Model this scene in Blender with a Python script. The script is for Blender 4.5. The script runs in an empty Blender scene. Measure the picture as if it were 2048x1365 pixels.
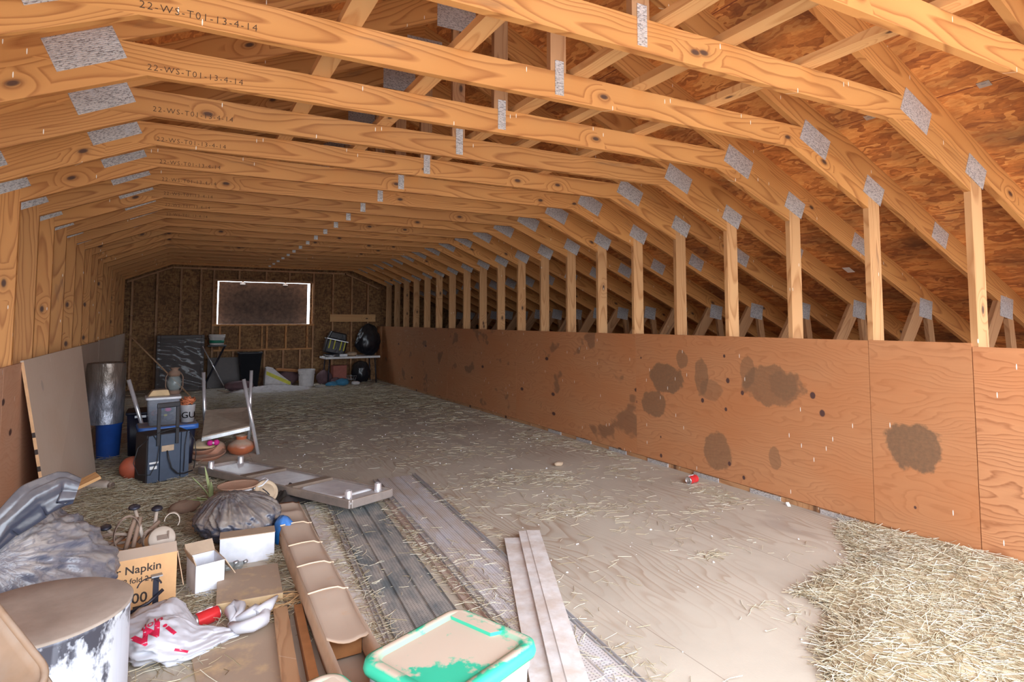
import bpy, bmesh, math, random
import numpy as np
from mathutils import Vector, Matrix, noise as mn
random.seed(7); np.random.seed(7)
SC = bpy.context.scene
COL = SC.collection

# ------------------------------------------------------------------ camera
def make_camera():
    cd = bpy.data.cameras.new('camera'); co = bpy.data.objects.new('camera', cd); COL.objects.link(co)
    yaw, pitch = math.radians(29.2764), math.radians(3.6658)
    F = Vector((math.sin(yaw)*math.cos(pitch), math.cos(yaw)*math.cos(pitch), math.sin(pitch)))
    R = Vector((math.cos(yaw), -math.sin(yaw), 0)); U = R.cross(F)
    m = Matrix((R, U, -F)).transposed().to_4x4(); m.translation = (0, 0, 1.3976)
    co.matrix_world = m
    cd.sensor_width = 36; cd.sensor_fit = 'HORIZONTAL'
    cd.lens = 1192.6/2048*36
    cd.shift_x = -(1030.0-1024)/2048; cd.shift_y = -(682.5-564.26)/2048
    cd.clip_start = 0.05; cd.clip_end = 200
    SC.camera = co
make_camera()

# ------------------------------------------------------------------ daylight and exposure
W = bpy.data.worlds.new('daylight'); SC.world = W; W.use_nodes = True
_t = W.node_tree; _b = _t.nodes['Background']; _b.inputs[1].default_value = 5.0
_c = _t.nodes.new('ShaderNodeTexCoord'); _s = _t.nodes.new('ShaderNodeSeparateXYZ'); _r = _t.nodes.new('ShaderNodeValToRGB')
_t.links.new(_c.outputs['Generated'], _s.inputs[0]); _t.links.new(_s.outputs[2], _r.inputs[0]); _t.links.new(_r.outputs[0], _b.inputs[0])
_r.color_ramp.elements[0].position = 0.0; _r.color_ramp.elements[0].color = (.40, .41, .42, 1)      # ground
_r.color_ramp.elements[1].position = 1.0; _r.color_ramp.elements[1].color = (1.12, 1.25, 1.42, 1)     # overcast zenith
for _p, _k in ((.03, .92), (.30, 1.05), (.60, 1.18)):
    _e = _r.color_ramp.elements.new(_p); _e.color = (.87*_k, .97*_k, 1.10*_k, 1)
def area(name, loc, rot, sx, sy, power=0, portal=False, color=(1, 1, 1)):
    l = bpy.data.lights.new(name, 'AREA'); l.shape = 'RECTANGLE'; l.size = sx; l.size_y = sy
    l.energy = power; l.color = color
    if portal: l.cycles.is_portal = True
    o = bpy.data.objects.new(name, l); COL.objects.link(o); o.location = loc; o.rotation_euler = rot
    return o
# the loft's front gable stands open behind the camera: daylight comes in there
area('open_gable_daylight', (1.58, -.96, 1.75), (math.radians(90), 0, 0), 9.0, 3.4, portal=True)
SC.view_settings.view_transform = 'Standard'; SC.view_settings.look = 'None'
SC.view_settings.exposure = 1.07; SC.view_settings.gamma = 1; SC.view_settings.use_curve_mapping = False
SC.cycles.max_bounces = 10; SC.cycles.diffuse_bounces = 7; SC.cycles.use_denoising = True
SC.cycles.sample_clamp_indirect = 8

# ------------------------------------------------------------------ small mesh kit
class MB:
    """collects shapes into one mesh; g holds per-vertex grain coordinates (along, across, depth)"""
    def __init__(s): s.v = []; s.f = []; s.g = []; s.m = []; s.sm = []
    def add(s, vs, fs, gs=None, mi=0, smooth=False):
        o = len(s.v); s.v += [tuple(v) for v in vs]; s.f += [tuple(i+o for i in f) for f in fs]
        s.g += [tuple(g) for g in (gs if gs is not None else vs)]
        s.m += [mi]*len(fs); s.sm += [smooth]*len(fs); return s
    def box(s, lo, hi, mi=0, axis=None, M=None):
        x0, y0, z0 = lo; x1, y1, z1 = hi
        vs = [(x, y, z) for z in (z0, z1) for y in (y0, y1) for x in (x0, x1)]
        fs = [(0, 2, 3, 1), (4, 5, 7, 6), (0, 1, 5, 4), (2, 6, 7, 3), (0, 4, 6, 2), (1, 3, 7, 5)]
        d = [x1-x0, y1-y0, z1-z0]
        o = sorted(range(3), key=lambda i: -d[i]) if axis is None else axis
        off = random.random()*9
        gs = [(v[o[0]]+off, v[o[1]]-((lo[o[1]]+hi[o[1]])/2), v[o[2]]) for v in vs]
        if M is not None: vs = [M @ Vector(v) for v in vs]
        return s.add(vs, fs, gs, mi)
    def prism(s, poly, y0, y1, d=None, mi=0):
        """polygon in x-z extruded along y; d = grain direction in x-z"""
        n = len(poly); vs = [(x, y0, z) for x, z in poly]+[(x, y1, z) for x, z in poly]
        fs = [tuple(range(n)), tuple(range(2*n-1, n-1, -1))]
        fs += [(i+n, (i+1) % n+n, (i+1) % n, i) for i in range(n)]
        dx, dz = d if d else (1, 0); L = math.hypot(dx, dz); dx /= L; dz /= L
        cx = sum(p[0] for p in poly)/n; cz = sum(p[1] for p in poly)/n; off = random.random()*9
        gs = [((v[0]-cx)*dx+(v[2]-cz)*dz+off, -(v[0]-cx)*dz+(v[2]-cz)*dx, v[1]-y0) for v in vs]
        a = sum(poly[i][0]*poly[(i+1) % n][1]-poly[(i+1) % n][0]*poly[i][1] for i in range(n))
        if a < 0: fs = [tuple(reversed(f)) for f in fs]
        return s.add(vs, fs, gs, mi)
    def tube(s, pts, r, n=8, mi=0, caps=True, smooth=True, closed=False):
        pts = [Vector(p) for p in pts]; k = len(pts); rs = r if isinstance(r, (list, tuple)) else [r]*k
        vs = []; up = Vector((0.13, 0.21, 1))
        for i, p in enumerate(pts):
            if closed: t = pts[(i+1) % k]-pts[i-1]
            else: t = pts[min(i+1, k-1)]-pts[max(i-1, 0)]
            t = t.normalized() if t.length > 1e-9 else Vector((0, 0, 1))
            if i == 0:
                a = up.cross(t)
                if a.length < .05: a = Vector((1, 0, 0)).cross(t)
                a.normalize()
            else:
                a = (a-t*a.dot(t)).normalized()
            b = t.cross(a)
            vs += [p+(a*math.cos(2*math.pi*j/n)+b*math.sin(2*math.pi*j/n))*rs[i] for j in range(n)]
        fs = []
        for i in range(k if closed else k-1):
            q = (i+1) % k
            fs += [(i*n+j, i*n+(j+1) % n, q*n+(j+1) % n, q*n+j) for j in range(n)]
        s.add(vs, fs, None, mi, smooth)
        if caps and not closed:
            o = len(s.v)-len(vs)
            s.f += [tuple(o+j for j in reversed(range(n))), tuple(o+(k-1)*n+j for j in range(n))]
            s.m += [mi]*2; s.sm += [False]*2
        return s
    def lathe(s, prof, n=24, c=(0, 0, 0), mi=0, M=None, smooth=True, close=True):
        k = len(prof); vs = []
        for r, z in prof:
            vs += [Vector((r*math.cos(2*math.pi*j/n), r*math.sin(2*math.pi*j/n), z)) for j in range(n)]
        vs = [(M @ v if M is not None else v)+Vector(c) for v in vs]
        fs = [(i*n+j, i*n+(j+1) % n, (i+1)*n+(j+1) % n, (i+1)*n+j) for i in range(k-1) for j in range(n)]
        s.add(vs, fs, None, mi, smooth)
        o = len(s.v)-len(vs)
        if close:
            if prof[0][0] > 1e-6: s.f.append(tuple(o+j for j in reversed(range(n)))); s.m.append(mi); s.sm.append(False)
            if prof[-1][0] > 1e-6: s.f.append(tuple(o+(k-1)*n+j for j in range(n))); s.m.append(mi); s.sm.append(False)
        return s
    def grid(s, fn, nu, nv, mi=0, smooth=True, wrap=False):
        vs = [fn(i/(nu if wrap else nu-1), j/(nv-1)) for j in range(nv) for i in range(nu)]
        fs = []
        for j in range(nv-1):
            for i in range(nu if wrap else nu-1):
                fs.append((j*nu+i, j*nu+(i+1) % nu, (j+1)*nu+(i+1) % nu, (j+1)*nu+i))
        return s.add(vs, fs, None, mi, smooth)
    def build(s, name, mats, parent=None, loc=None, rot=None, bevel=0, solid=0):
        me = bpy.data.meshes.new(name); me.from_pydata(s.v, [], s.f)
        for m in (mats if isinstance(mats, (list, tuple)) else [mats]): me.materials.append(m)
        me.polygons.foreach_set('material_index', s.m); me.polygons.foreach_set('use_smooth', s.sm)
        at = me.attributes.new('gr', 'FLOAT_VECTOR', 'POINT')
        at.data.foreach_set('vector', np.array(s.g, 'f').ravel())
        me.update()
        o = bpy.data.objects.new(name, me); COL.objects.link(o)
        if parent is not None: o.parent = parent
        if loc is not None: o.location = loc
        if rot is not None: o.rotation_euler = rot
        if solid:
            md = o.modifiers.new('solid', 'SOLIDIFY'); md.thickness = solid; md.offset = 0
        if bevel:
            md = o.modifiers.new('bevel', 'BEVEL'); md.width = bevel; md.segments = 2; md.limit_method = 'ANGLE'
        return o
def empty(name, loc=(0, 0, 0), rz=0):
    o = bpy.data.objects.new(name, None); COL.objects.link(o); o.location = loc; o.rotation_euler = (0, 0, rz)
    o.empty_display_size = .1; return o
def tag(o, label, cat, group=None, kind=None):
    o['label'] = label; o['category'] = cat
    if group: o['group'] = group
    if kind: o['kind'] = kind
    return o
def thing(name, label, cat, loc=(0, 0, 0), rz=0, group=None):
    return tag(empty(name, loc, rz), label, cat, group)
def structure(o, label=None):
    o['kind'] = 'structure'
    if label: o['label'] = label
    return o
def copy_tree(o, parent=None):
    c = o.copy(); COL.objects.link(c)
    if parent is not None: c.parent = parent; c.matrix_parent_inverse = o.matrix_parent_inverse
    for ch in list(o.children): copy_tree(ch, c)
    return c
def text_mb(txt, size, spacing=1.0, thick=.0006, res=2, fat=0):
    cu = bpy.data.curves.new('t', 'FONT'); cu.body = txt; cu.size = size; cu.extrude = thick
    cu.offset = fat; cu.space_character = spacing; cu.resolution_u = res
    ob = bpy.data.objects.new('t', cu); COL.objects.link(ob)
    dg = bpy.context.evaluated_depsgraph_get(); me = ob.evaluated_get(dg).to_mesh()
    vs = [v.co.copy() for v in me.vertices]; fs = [tuple(p.vertices) for p in me.polygons]
    ob.evaluated_get(dg).to_mesh_clear(); bpy.data.objects.remove(ob); bpy.data.curves.remove(cu)
    return vs, fs

# ------------------------------------------------------------------ materials
class N:
    def __init__(s, name):
        s.m = bpy.data.materials.new(name); s.m.use_nodes = True; s.t = s.m.node_tree
        s.p = s.t.nodes['Principled BSDF']; s.out = s.t.nodes['Material Output']
    def n(s, typ, ins=None, **kw):
        nd = s.t.nodes.new(typ)
        for k, v in kw.items(): setattr(nd, k, v)
        for k, v in (ins or {}).items(): s.set(nd.inputs[k], v)
        return nd
    def set(s, sock, v):
        if isinstance(v, bpy.types.NodeSocket): s.t.links.new(v, sock)
        elif isinstance(v, bpy.types.Node): s.t.links.new(v.outputs[0], sock)
        else:
            if hasattr(sock.default_value, '__len__') and not hasattr(v, '__len__'): v = [v]*len(sock.default_value)
            if sock.type == 'RGBA' and len(v) == 3: v = tuple(v)+(1,)
            sock.default_value = v
    def math(s, op, a, b=0.0, c=None, clamp=False):
        nd = s.n('ShaderNodeMath', {0: a, 1: b}, operation=op, use_clamp=clamp)
        if c is not None: s.set(nd.inputs[2], c)
        return nd.outputs[0]
    def vmul(s, v, k): return s.n('ShaderNodeVectorMath', {0: v, 1: k}, operation='MULTIPLY').outputs[0]
    def vadd(s, v, k): return s.n('ShaderNodeVectorMath', {0: v, 1: k}, operation='ADD').outputs[0]
    def noise(s, v, scale=5, detail=3, rough=.5, out=0): return s.n('ShaderNodeTexNoise', {'Vector': v, 'Scale': scale, 'Detail': detail, 'Roughness': rough}).outputs[out]
    def ramp(s, f, stops, interp='LINEAR'):
        nd = s.n('ShaderNodeValToRGB', {0: f}); cr = nd.color_ramp; cr.interpolation = interp
        while len(cr.elements) < len(stops): cr.elements.new(.5)
        for e, (p, c) in zip(cr.elements, stops):
            e.position = p; e.color = tuple(c)+(1,) if hasattr(c, '__len__') else (c, c, c, 1)
        return nd.outputs[0]
    def mix(s, f, a, b, mode='MIX'):
        nd = s.n('ShaderNodeMix', data_type='RGBA', blend_type=mode)
        s.set(nd.inputs[0], f); s.set(nd.inputs[6], a); s.set(nd.inputs[7], b); return nd.outputs[2]
    def sep(s, v): return s.n('ShaderNodeSeparateXYZ', {0: v}).outputs
    def comb(s, x, y, z): return s.n('ShaderNodeCombineXYZ', {0: x, 1: y, 2: z}).outputs[0]
    def obj(s): return s.n('ShaderNodeTexCoord').outputs['Object']
    def pos(s): return s.n('ShaderNodeNewGeometry').outputs['Position']
    def rnd(s): return s.n('ShaderNodeObjectInfo').outputs['Random']
    def gr(s):
        a = s.n('ShaderNodeAttribute', attribute_name='gr').outputs['Vector']
        return s.vadd(a, s.comb(s.math('MULTIPLY', s.rnd(), 61.0), 0.0, s.math('MULTIPLY', s.rnd(), 3.0)))
    def bump(s, h, strength=.3, dist=.01):
        s.t.links.new(s.n('ShaderNodeBump', {'Height': h, 'Strength': strength, 'Distance': dist}).outputs[0], s.p.inputs['Normal'])
    def fin(s, color=None, rough=None, metal=None, **kw):
        if color is not None: s.set(s.p.inputs['Base Color'], color)
        if rough is not None: s.set(s.p.inputs['Roughness'], rough)
        if metal is not None: s.set(s.p.inputs['Metallic'], metal)
        for k, v in kw.items(): s.set(s.p.inputs[k.replace('_', ' ')], v)
        return s.m
    def drips(s, amount=.92, scale=26):
        """short white runs, as left by birds, on upright faces"""
        x, y, z = s.sep(s.pos())
        v = s.comb(s.math('ADD', x, y), s.math('MULTIPLY', z, .16), 0.0)
        vo = s.n('ShaderNodeTexVoronoi', {'Vector': v, 'Scale': scale}, voronoi_dimensions='2D')
        pick = s.math('GREATER_THAN', s.sep(vo.outputs['Color'])[0], amount)
        near = s.math('LESS_THAN', vo.outputs['Distance'], .055)
        return s.math('MULTIPLY', pick, near)
    def dust(s, lo=.3, hi=.9, patch=.35):
        """0..1 where dust lies: faces that look up, broken up by noise"""
        nz = s.sep(s.n('ShaderNodeNewGeometry').outputs['Normal'])[2]
        f = s.n('ShaderNodeMapRange', {0: nz, 1: lo, 2: hi}).outputs[0]
        nn = s.noise(s.pos(), 9, 4, .6)
        k = s.n('ShaderNodeMapRange', {0: nn, 1: patch-.12, 2: patch+.12}).outputs[0]
        return s.math('MULTIPLY', f, k)
DUST = (.36, .275, .20)

def pine(name, light=(.59, .275, .082), dark=(.30, .102, .023), mild=.0, rough=.62, drip=.93):
    s = N(name); g = s.gr(); x, y, z = s.sep(g)
    w = s.noise(s.vmul(g, (.9, 3.5, 3.5)), 1.0, 2); w = s.math('MULTIPLY', s.math('SUBTRACT', w, .5), .22)
    w2 = s.noise(s.vmul(g, (3.0, 8, 8)), 1.0, 2); w2 = s.math('MULTIPLY', s.math('SUBTRACT', w2, .5), .035)
    yy = s.math('ADD', s.math('ADD', y, w), w2)
    zz = s.math('ADD', .07, s.math('MULTIPLY', s.math('SINE', s.math('MULTIPLY', x, 1.1)), .05))
    r = s.math('SQRT', s.math('ADD', s.math('MULTIPLY', yy, yy), s.math('MULTIPLY', zz, zz)))
    # knots bend the rings and sit dark in their middle
    kv = s.vmul(g, (3.6, 7.5, 0.0))
    vo = s.n('ShaderNodeTexVoronoi', {'Vector': kv, 'Scale': 1.0}, voronoi_dimensions='2D')
    pick = s.math('GREATER_THAN', s.sep(vo.outputs['Color'])[1], .86)
    kd = s.math('ADD', vo.outputs['Distance'], s.math('SUBTRACT', 1.0, pick))
    r = s.math('ADD', r, s.math('MULTIPLY', s.n('ShaderNodeMapRange', {0: kd, 1: .5, 2: .05}).outputs[0], .045))
    ring = s.math('FRACT', s.math('MULTIPLY', r, 62.0))
    band = s.ramp(ring, [(0, 0.0), (.6, .2), (.88, 1.0), (1, 0.05)])
    fib = s.noise(s.vmul(g, (3, 160, 160)), 1.0, 3)
    f = s.math('MULTIPLY', band, s.math('ADD', .55, s.math('MULTIPLY', fib, .6)), clamp=True)
    c = s.mix(f, light, dark)
    tint = s.noise(s.vadd(s.vmul(g, (.8, 2, 0)), (3, 3, 3)), 1.0, 2)
    c = s.mix(s.ramp(tint, [(.35, 0.0), (.75, .4)]), c, (light[0]*.86, light[1]*.66, light[2]*.52))
    hue = s.n('ShaderNodeHueSaturation', {'Color': c, 'Value': s.math('ADD', .86, s.math('MULTIPLY', s.rnd(), .26))}).outputs[0]
    c = s.mix(s.ramp(kd, [(.055, 1.0), (.085, .75), (.11, .25), (.2, 0.0)]), hue, (.085, .035, .018))
    st = s.noise(s.vadd(s.vmul(g, (1.3, 9, 1)), (7, 1, 0)), 1.0, 4, .65)
    c = s.mix(s.ramp(st, [(.66-.05*mild, 0.0), (.80-.05*mild, .7)]), c, (.115, .065, .045))
    c = s.mix(s.drips(drip), c, (.85, .80, .70))
    s.bump(s.math('ADD', band, fib), .12, .002)
    return s.fin(c, rough)

def plywood(name, light=(.52, .235, .10), dark=(.28, .098, .035), patches=True, dusty=0.0, drip=.9, knots=.88, blot=.60, blots=(), kn=(), bold=.62):
    s = N(name); g = s.gr(); x, y, z = s.sep(g)
    w = s.noise(s.vmul(g, (.8, 2.4, 1)), 1.0, 3); w = s.math('MULTIPLY', s.math('SUBTRACT', w, .5), .9)
    w2 = s.noise(s.vmul(g, (4, 11, 1)), 1.0, 3); w2 = s.math('MULTIPLY', s.math('SUBTRACT', w2, .5), .07)
    kv = s.vmul(g, (2.6, 4.6, 0.0))
    vo = s.n('ShaderNodeTexVoronoi', {'Vector': kv, 'Scale': 1.0}, voronoi_dimensions='2D')
    pick = s.math('GREATER_THAN', s.sep(vo.outputs['Color'])[1], knots)
    kd = s.math('ADD', vo.outputs['Distance'], s.math('SUBTRACT', 1.0, pick))
    r = s.math('ADD', s.math('ADD', y, w), w2)
    r = s.math('ADD', r, s.math('MULTIPLY', s.n('ShaderNodeMapRange', {0: kd, 1: .6, 2: .05}).outputs[0], .09))
    ring = s.math('FRACT', s.math('MULTIPLY', r, 27.0))
    band = s.ramp(ring, [(0, 0.0), (.6, .22), (.88, 1.0), (1, .05)])
    fib = s.noise(s.vmul(g, (5, 190, 1)), 1.0, 3)
    c = s.mix(s.math('MULTIPLY', s.math('ADD', s.math('MULTIPLY', band, bold), s.math('MULTIPLY', s.math('SUBTRACT', s.noise(s.vmul(g, (1.6, 26, 1)), 1.0, 4, .65), .35), .7)), s.math('ADD', .25, s.math('MULTIPLY', fib, .75)), clamp=True), light, dark)
    tint = s.noise(s.vmul(g, (1.2, 2.2, 0)), 1.0, 3)
    c = s.mix(s.ramp(tint, [(.35, 0.0), (.7, .55)]), c, (light[0]*.92, light[1]*.70, light[2]*.52))
    if patches:
        b = s.noise(s.vadd(s.vmul(g, (1.9, 2.3, 0)), (5, 9, 0)), 1.0, 3, .55)
        c = s.mix(s.ramp(b, [(blot, 0.0), (blot+.035, .62), (1, .75)]), c, (.17, .085, .045))
    c = s.mix(s.ramp(kd, [(.075, 1.0), (.10, .5), (.12, 0.0)]), c, (.09, .035, .025))
    if blots or kn:
        o = s.obj(); ox, oy, oz = s.sep(o)
        wob = s.math('MULTIPLY', s.math('SUBTRACT', s.noise(s.vmul(o, (9, 9, 9)), 1.0, 4, .6), .5), .9)
        def ell(cy, cz, ry, rz, w):
            p = s.math('DIVIDE', s.math('SUBTRACT', oy, cy), ry); q = s.math('DIVIDE', s.math('SUBTRACT', oz, cz), rz)
            return s.math('ADD', s.math('SQRT', s.math('ADD', s.math('MULTIPLY', p, p), s.math('MULTIPLY', q, q))), s.math('MULTIPLY', wob, w))
        tex = s.math('ADD', .6, s.math('MULTIPLY', s.noise(s.vmul(o, (40, 40, 40)), 1.0, 3, .7), .5))
        for cy, cz, ry, rz, st in blots:
            m = s.n('ShaderNodeMapRange', {0: ell(cy, cz, ry, rz, 1.0), 1: 1.10, 2: .98}).outputs[0]
            c = s.mix(s.math('MULTIPLY', s.math('MULTIPLY', m, st), tex), c, (.17, .095, .05))
        for cy, cz, rk in kn:
            e = ell(cy, cz, rk*.72, rk*.85, .4)
            c = s.mix(s.ramp(e, [(.0, 1.0), (.30, .95), (.40, 0.0)]), c, (.085, .035, .028)) if False else s.mix(s.n('ShaderNodeMapRange', {0: e, 1: 1.15, 2: .85}).outputs[0], c, (.09, .04, .032))
    c = s.mix(s.drips(drip, 20), c, (.88, .83, .74))
    if dusty: c = s.mix(s.math('MULTIPLY', s.ramp(s.noise(s.vmul(g, (3, 2, 1)), 1.0, 4), [(.25, .7), (.7, 1.0)]), dusty), c, (.60, .48, .38))
    s.bump(fib, .1, .002)
    return s.fin(c, .68)

def osb(name, a=(.62, .225, .052), b=(.31, .09, .02)):
    s = N(name); g = s.gr()
    n1 = s.n('ShaderNodeTexVoronoi', {'Vector': s.vadd(s.vmul(g, (9, 30, 1)), s.vmul(s.noise(s.vmul(g, (3, 5, 1)), 1.5, 2, out=1), (9, 9, 0))), 'Scale': 1.0}, voronoi_dimensions='2D')
    n2 = s.noise(s.vmul(g, (26, 95, 1)), 1.0, 3, .6); n3 = s.noise(s.vmul(g, (1.4, 2.6, 1)), 1.0, 4, .6)
    f = s.math('ADD', s.math('MULTIPLY', s.sep(n1.outputs['Color'])[0], .5), s.math('MULTIPLY', n2, .5))
    c = s.ramp(f, [(.2, b), (.52, a), (.72, (.76, .35, .10)), (.9, (.46, .17, .04))])
    c = s.mix(s.ramp(n3, [(.46, 0.0), (.70, .75)]), c, (.085, .034, .014))
    fl = s.noise(s.vmul(g, (7, 60, 1)), 1.0, 2)
    c = s.mix(s.ramp(fl, [(.70, 0.0), (.76, .55)]), c, (.62, .36, .16))
    # sheet joints
    x, y, z = s.sep(g)
    jx = s.math('LESS_THAN', s.math('FRACT', s.math('DIVIDE', y, 1.22)), .005)
    c = s.mix(jx, c, (.16, .03, .012))
    s.bump(f, .25, .003)
    return s.fin(c, .7)

def chips(name):
    s = N(name); g = s.gr()
    v1 = s.n('ShaderNodeTexVoronoi', {'Vector': s.vmul(g, (22, 46, 1)), 'Scale': 1.0}, voronoi_dimensions='2D')
    v2 = s.n('ShaderNodeTexVoronoi', {'Vector': s.vadd(s.vmul(g, (40, 17, 1)), (3, 8, 0)), 'Scale': 1.0}, voronoi_dimensions='2D')
    f = s.math('MULTIPLY', s.math('ADD', s.sep(v1.outputs['Color'])[0], s.sep(v2.outputs['Color'])[1]), .5)
    c = s.ramp(f, [(.15, (.13, .055, .018)), (.5, (.26, .125, .042)), (.85, (.38, .20, .075))])
    c = s.mix(s.ramp(s.noise(s.vmul(g, (1.5, 2, 1)), 1.0, 3), [(.4, 0.0), (.7, .5)]), c, (.13, .06, .025))
    return s.fin(c, .75)

def simple(name, col, rough=.6, metal=0, dust=0, dustcol=DUST, var=.12, dlo=.3, dhi=.9, dpatch=.35, **kw):
    s = N(name)
    nn = s.noise(s.pos(), 14, 4, .6)
    c = s.mix(s.ramp(nn, [(.3, 0.0), (.7, 1.0)]), tuple(x*(1-var) for x in col), tuple(min(1, x*(1+var)) for x in col))
    if dust:
        d = s.math('MULTIPLY', s.dust(dlo, dhi, dpatch), dust)
        c = s.mix(d, c, dustcol)
        if metal: s.set(s.p.inputs['Metallic'], s.math('MULTIPLY', s.math('SUBTRACT', 1.0, d), metal))
        s.set(s.p.inputs['Roughness'], s.math('ADD', rough, s.math('MULTIPLY', d, max(0, .85-rough)), clamp=True))
        return s.fin(c, **kw)
    return s.fin(c, rough, metal, **kw)

def plate_mat():
    s = N('punched_galvanised_steel'); g = s.gr()
    br = s.n('ShaderNodeTexBrick', {'Vector': s.vmul(g, (1, 1, 0)), 'Scale': 1.0, 'Mortar Size': .0022, 'Brick Width': .020, 'Row Height': .0085, 'Mortar Smooth': .2}, offset=.5)
    nn = s.noise(s.vmul(g, (60, 200, 1)), 1.0, 3)
    w = s.math('MULTIPLY', br.outputs['Fac'], 1.0)
    c = s.mix(s.math('MULTIPLY', w, .8), (.60, .60, .615), s.mix(s.ramp(nn, [(.45, 0.0), (.62, 1.0)]), (.85, .80, .74), (.16, .13, .11)))
    c = s.mix(s.ramp(s.noise(s.vmul(g, (14, 14, 1)), 1.0, 3), [(.60, 0.0), (.72, .6)]), c, (.74, .74, .76))
    s.bump(br.outputs['Fac'], .5, .003)
    return s.fin(c, .42, .55)

M = {}
M['pine'] = pine('truss_pine')
M['pine_post'] = pine('weathered_post_pine', (.58, .32, .14), (.36, .16, .055), .4)
M['pine_pale'] = pine('pale_pine', (.66, .38, .16), (.48, .23, .08))
M['pine_old'] = pine('dull_pine', (.45, .24, .11), (.28, .12, .045), 1.0)
M['ply'] = plywood('wall_plywood')
M['ply_long'] = plywood('knotty_stained_plywood', patches=False, knots=2.0, blots=[(1.95, .80, .21, .14, .9), (1.73, .99, .07, .08, .7), (2.12, .53, .16, .12, .8), (1.50, .85, .075, .16, .7), (1.39, .74, .12, .09, .5), (1.0, .93, .07, .12, .6), (.78, .84, .26, .15, .75), (.67, .85, .12, .10, .5), (1.335, .215, .14, .16, .75), (.76, .28, .055, .085, .6)],
    kn=[(2.41, 1.07, .020), (2.30, .974, .013), (1.235, 1.047, .016), (1.203, .84, .026), (1.054, .752, .022), (1.49, .64, .024), (1.23, .595, .020), (2.38, .523, .018), (1.205, .142, .022), (2.03, .05, .022), (2.03, .228, .012), (1.06, .06, .02), (.42, .80, .030), (.35, .68, .030)])
M['ply_narrow'] = plywood('plywood_with_round_stain', patches=False, knots=2.0, blots=[(.351, .55, .175, .14, 1.0)], kn=[(.35, .17, .012)])
M['ply_near'] = plywood('bold_grain_plywood', (.58, .27, .12), (.24, .075, .025), False, knots=.97, bold=1.0)
M['ply_left'] = plywood('reddish_plywood', (.60, .34, .21), (.46, .22, .12), False, knots=.97, drip=.98)
M['ply_dusty'] = plywood('dusty_plywood', (.46, .30, .19), (.33, .19, .11), True, .75, drip=.97, knots=.97, blot=.66)
M['osb'] = osb('roof_osb')
M['osb_wall'] = chips('gable_osb')
M['plate'] = plate_mat()
M['ink'] = simple('black_stamp_ink', (.055, .028, .016), .8)
# ------------------------------------------------------------------ the loft itself
XR, XL, XC = 4.1016, -.9362, 1.583
S = .6096; Y0 = 1.7789; SK = -.0271
YE = Y0+20*S
def yn(n, x=XR): return Y0+S*n+SK*(x-XR)
def ztop(x): return 2.60-.455*(abs(x-XC)-2.367)
ROOF_X = 7.9
def floor_mat():
    s = N('dusty_plywood_floor'); p = s.pos(); x, y, z = s.sep(p)
    n1 = s.noise(s.vmul(p, (1.0, .9, 1)), 1.3, 5, .6)
    fine = s.noise(s.vmul(p, (90, 90, 1)), 1.0, 3, .7)
    base = s.ramp(n1, [(.25, (.455, .405, .33)), (.5, (.54, .485, .395)), (.75, (.59, .54, .445))])
    # bare grain shows through the dust in places
    w = s.math('MULTIPLY', s.math('SUBTRACT', s.noise(s.vmul(p, (2.0, .45, 1)), 1.0, 3), .5), 1.6)
    ring = s.math('FRACT', s.math('MULTIPLY', s.math('ADD', x, w), 13.0))
    band = s.ramp(ring, [(0, 0.0), (.55, .2), (.9, 1.0), (1, 0.0)])
    bare = s.ramp(s.noise(s.vadd(s.vmul(p, (.8, .7, 1)), (4, 2.6, 0)), 1.0, 3), [(.42, 0.0), (.62, 1.0)])
    c = s.mix(s.math('MULTIPLY', s.math('MULTIPLY', band, bare), .7), base, (.33, .215, .135))
    wet = s.noise(s.vadd(s.vmul(p, (1.5, .8, 1)), (1.0, 7.4, 0)), 1.0, 4, .55)
    c = s.mix(s.ramp(wet, [(.62, 0.0), (.68, .35), (.8, .45)]), c, (.30, .235, .20))
    c = s.mix(s.math('MULTIPLY', s.math('SUBTRACT', fine, .5), .6, clamp=True), c, (.55, .45, .36))
    sm = s.math('LESS_THAN', s.math('FRACT', s.math('DIVIDE', s.math('ADD', x, .55), 1.22)), .003)
    c = s.mix(s.math('MULTIPLY', sm, .6), c, (.16, .10, .07))
    s.bump(fine, .2, .004)
    return s.fin(c, .8)
M['floor'] = floor_mat()
mb = MB(); mb.box((XC-ROOF_X+1.583-1.583+.2, -1.05, -.12), (XC+ROOF_X-.2, YE+.2, 0)); structure(mb.build('floor', M['floor']), 'dusty plywood loft floor')
# roof deck, two slopes of one shell
mb = MB()
for sgn in (1, -1):
    x1 = XC+sgn*ROOF_X
    P = [(XC, ztop(XC)), (x1, ztop(x1)), (x1, ztop(x1)+.03), (XC, ztop(XC)+.03)]
    vs = [(x, y, z) for y in (-.95, YE+.15) for x, z in P]
    fs = [(0, 4, 5, 1), (3, 2, 6, 7), (1, 5, 6, 2), (0, 1, 2, 3), (4, 7, 6, 5)]
    gs = [(v[1]+20*sgn, math.hypot(v[0]-XC, v[2]-ztop(XC))+.037, 0) for v in vs]
    mb.add(vs, fs, gs)
structure(mb.build('ceiling', M['osb']), 'underside of the brown oriented strand board roof deck')
for side, sgn in (('right', 1), ('left', -1)):
    x1 = XC+sgn*(ROOF_X-.25); zt = ztop(x1)
    mb = MB(); mb.box((min(x1, x1+sgn*.05), -.95, 0), (max(x1, x1+sgn*.05), YE+.15, zt)); structure(mb.build('wall_'+side, M['osb_wall']), 'low eave wall behind the '+side+' rows of trusses')
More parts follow.
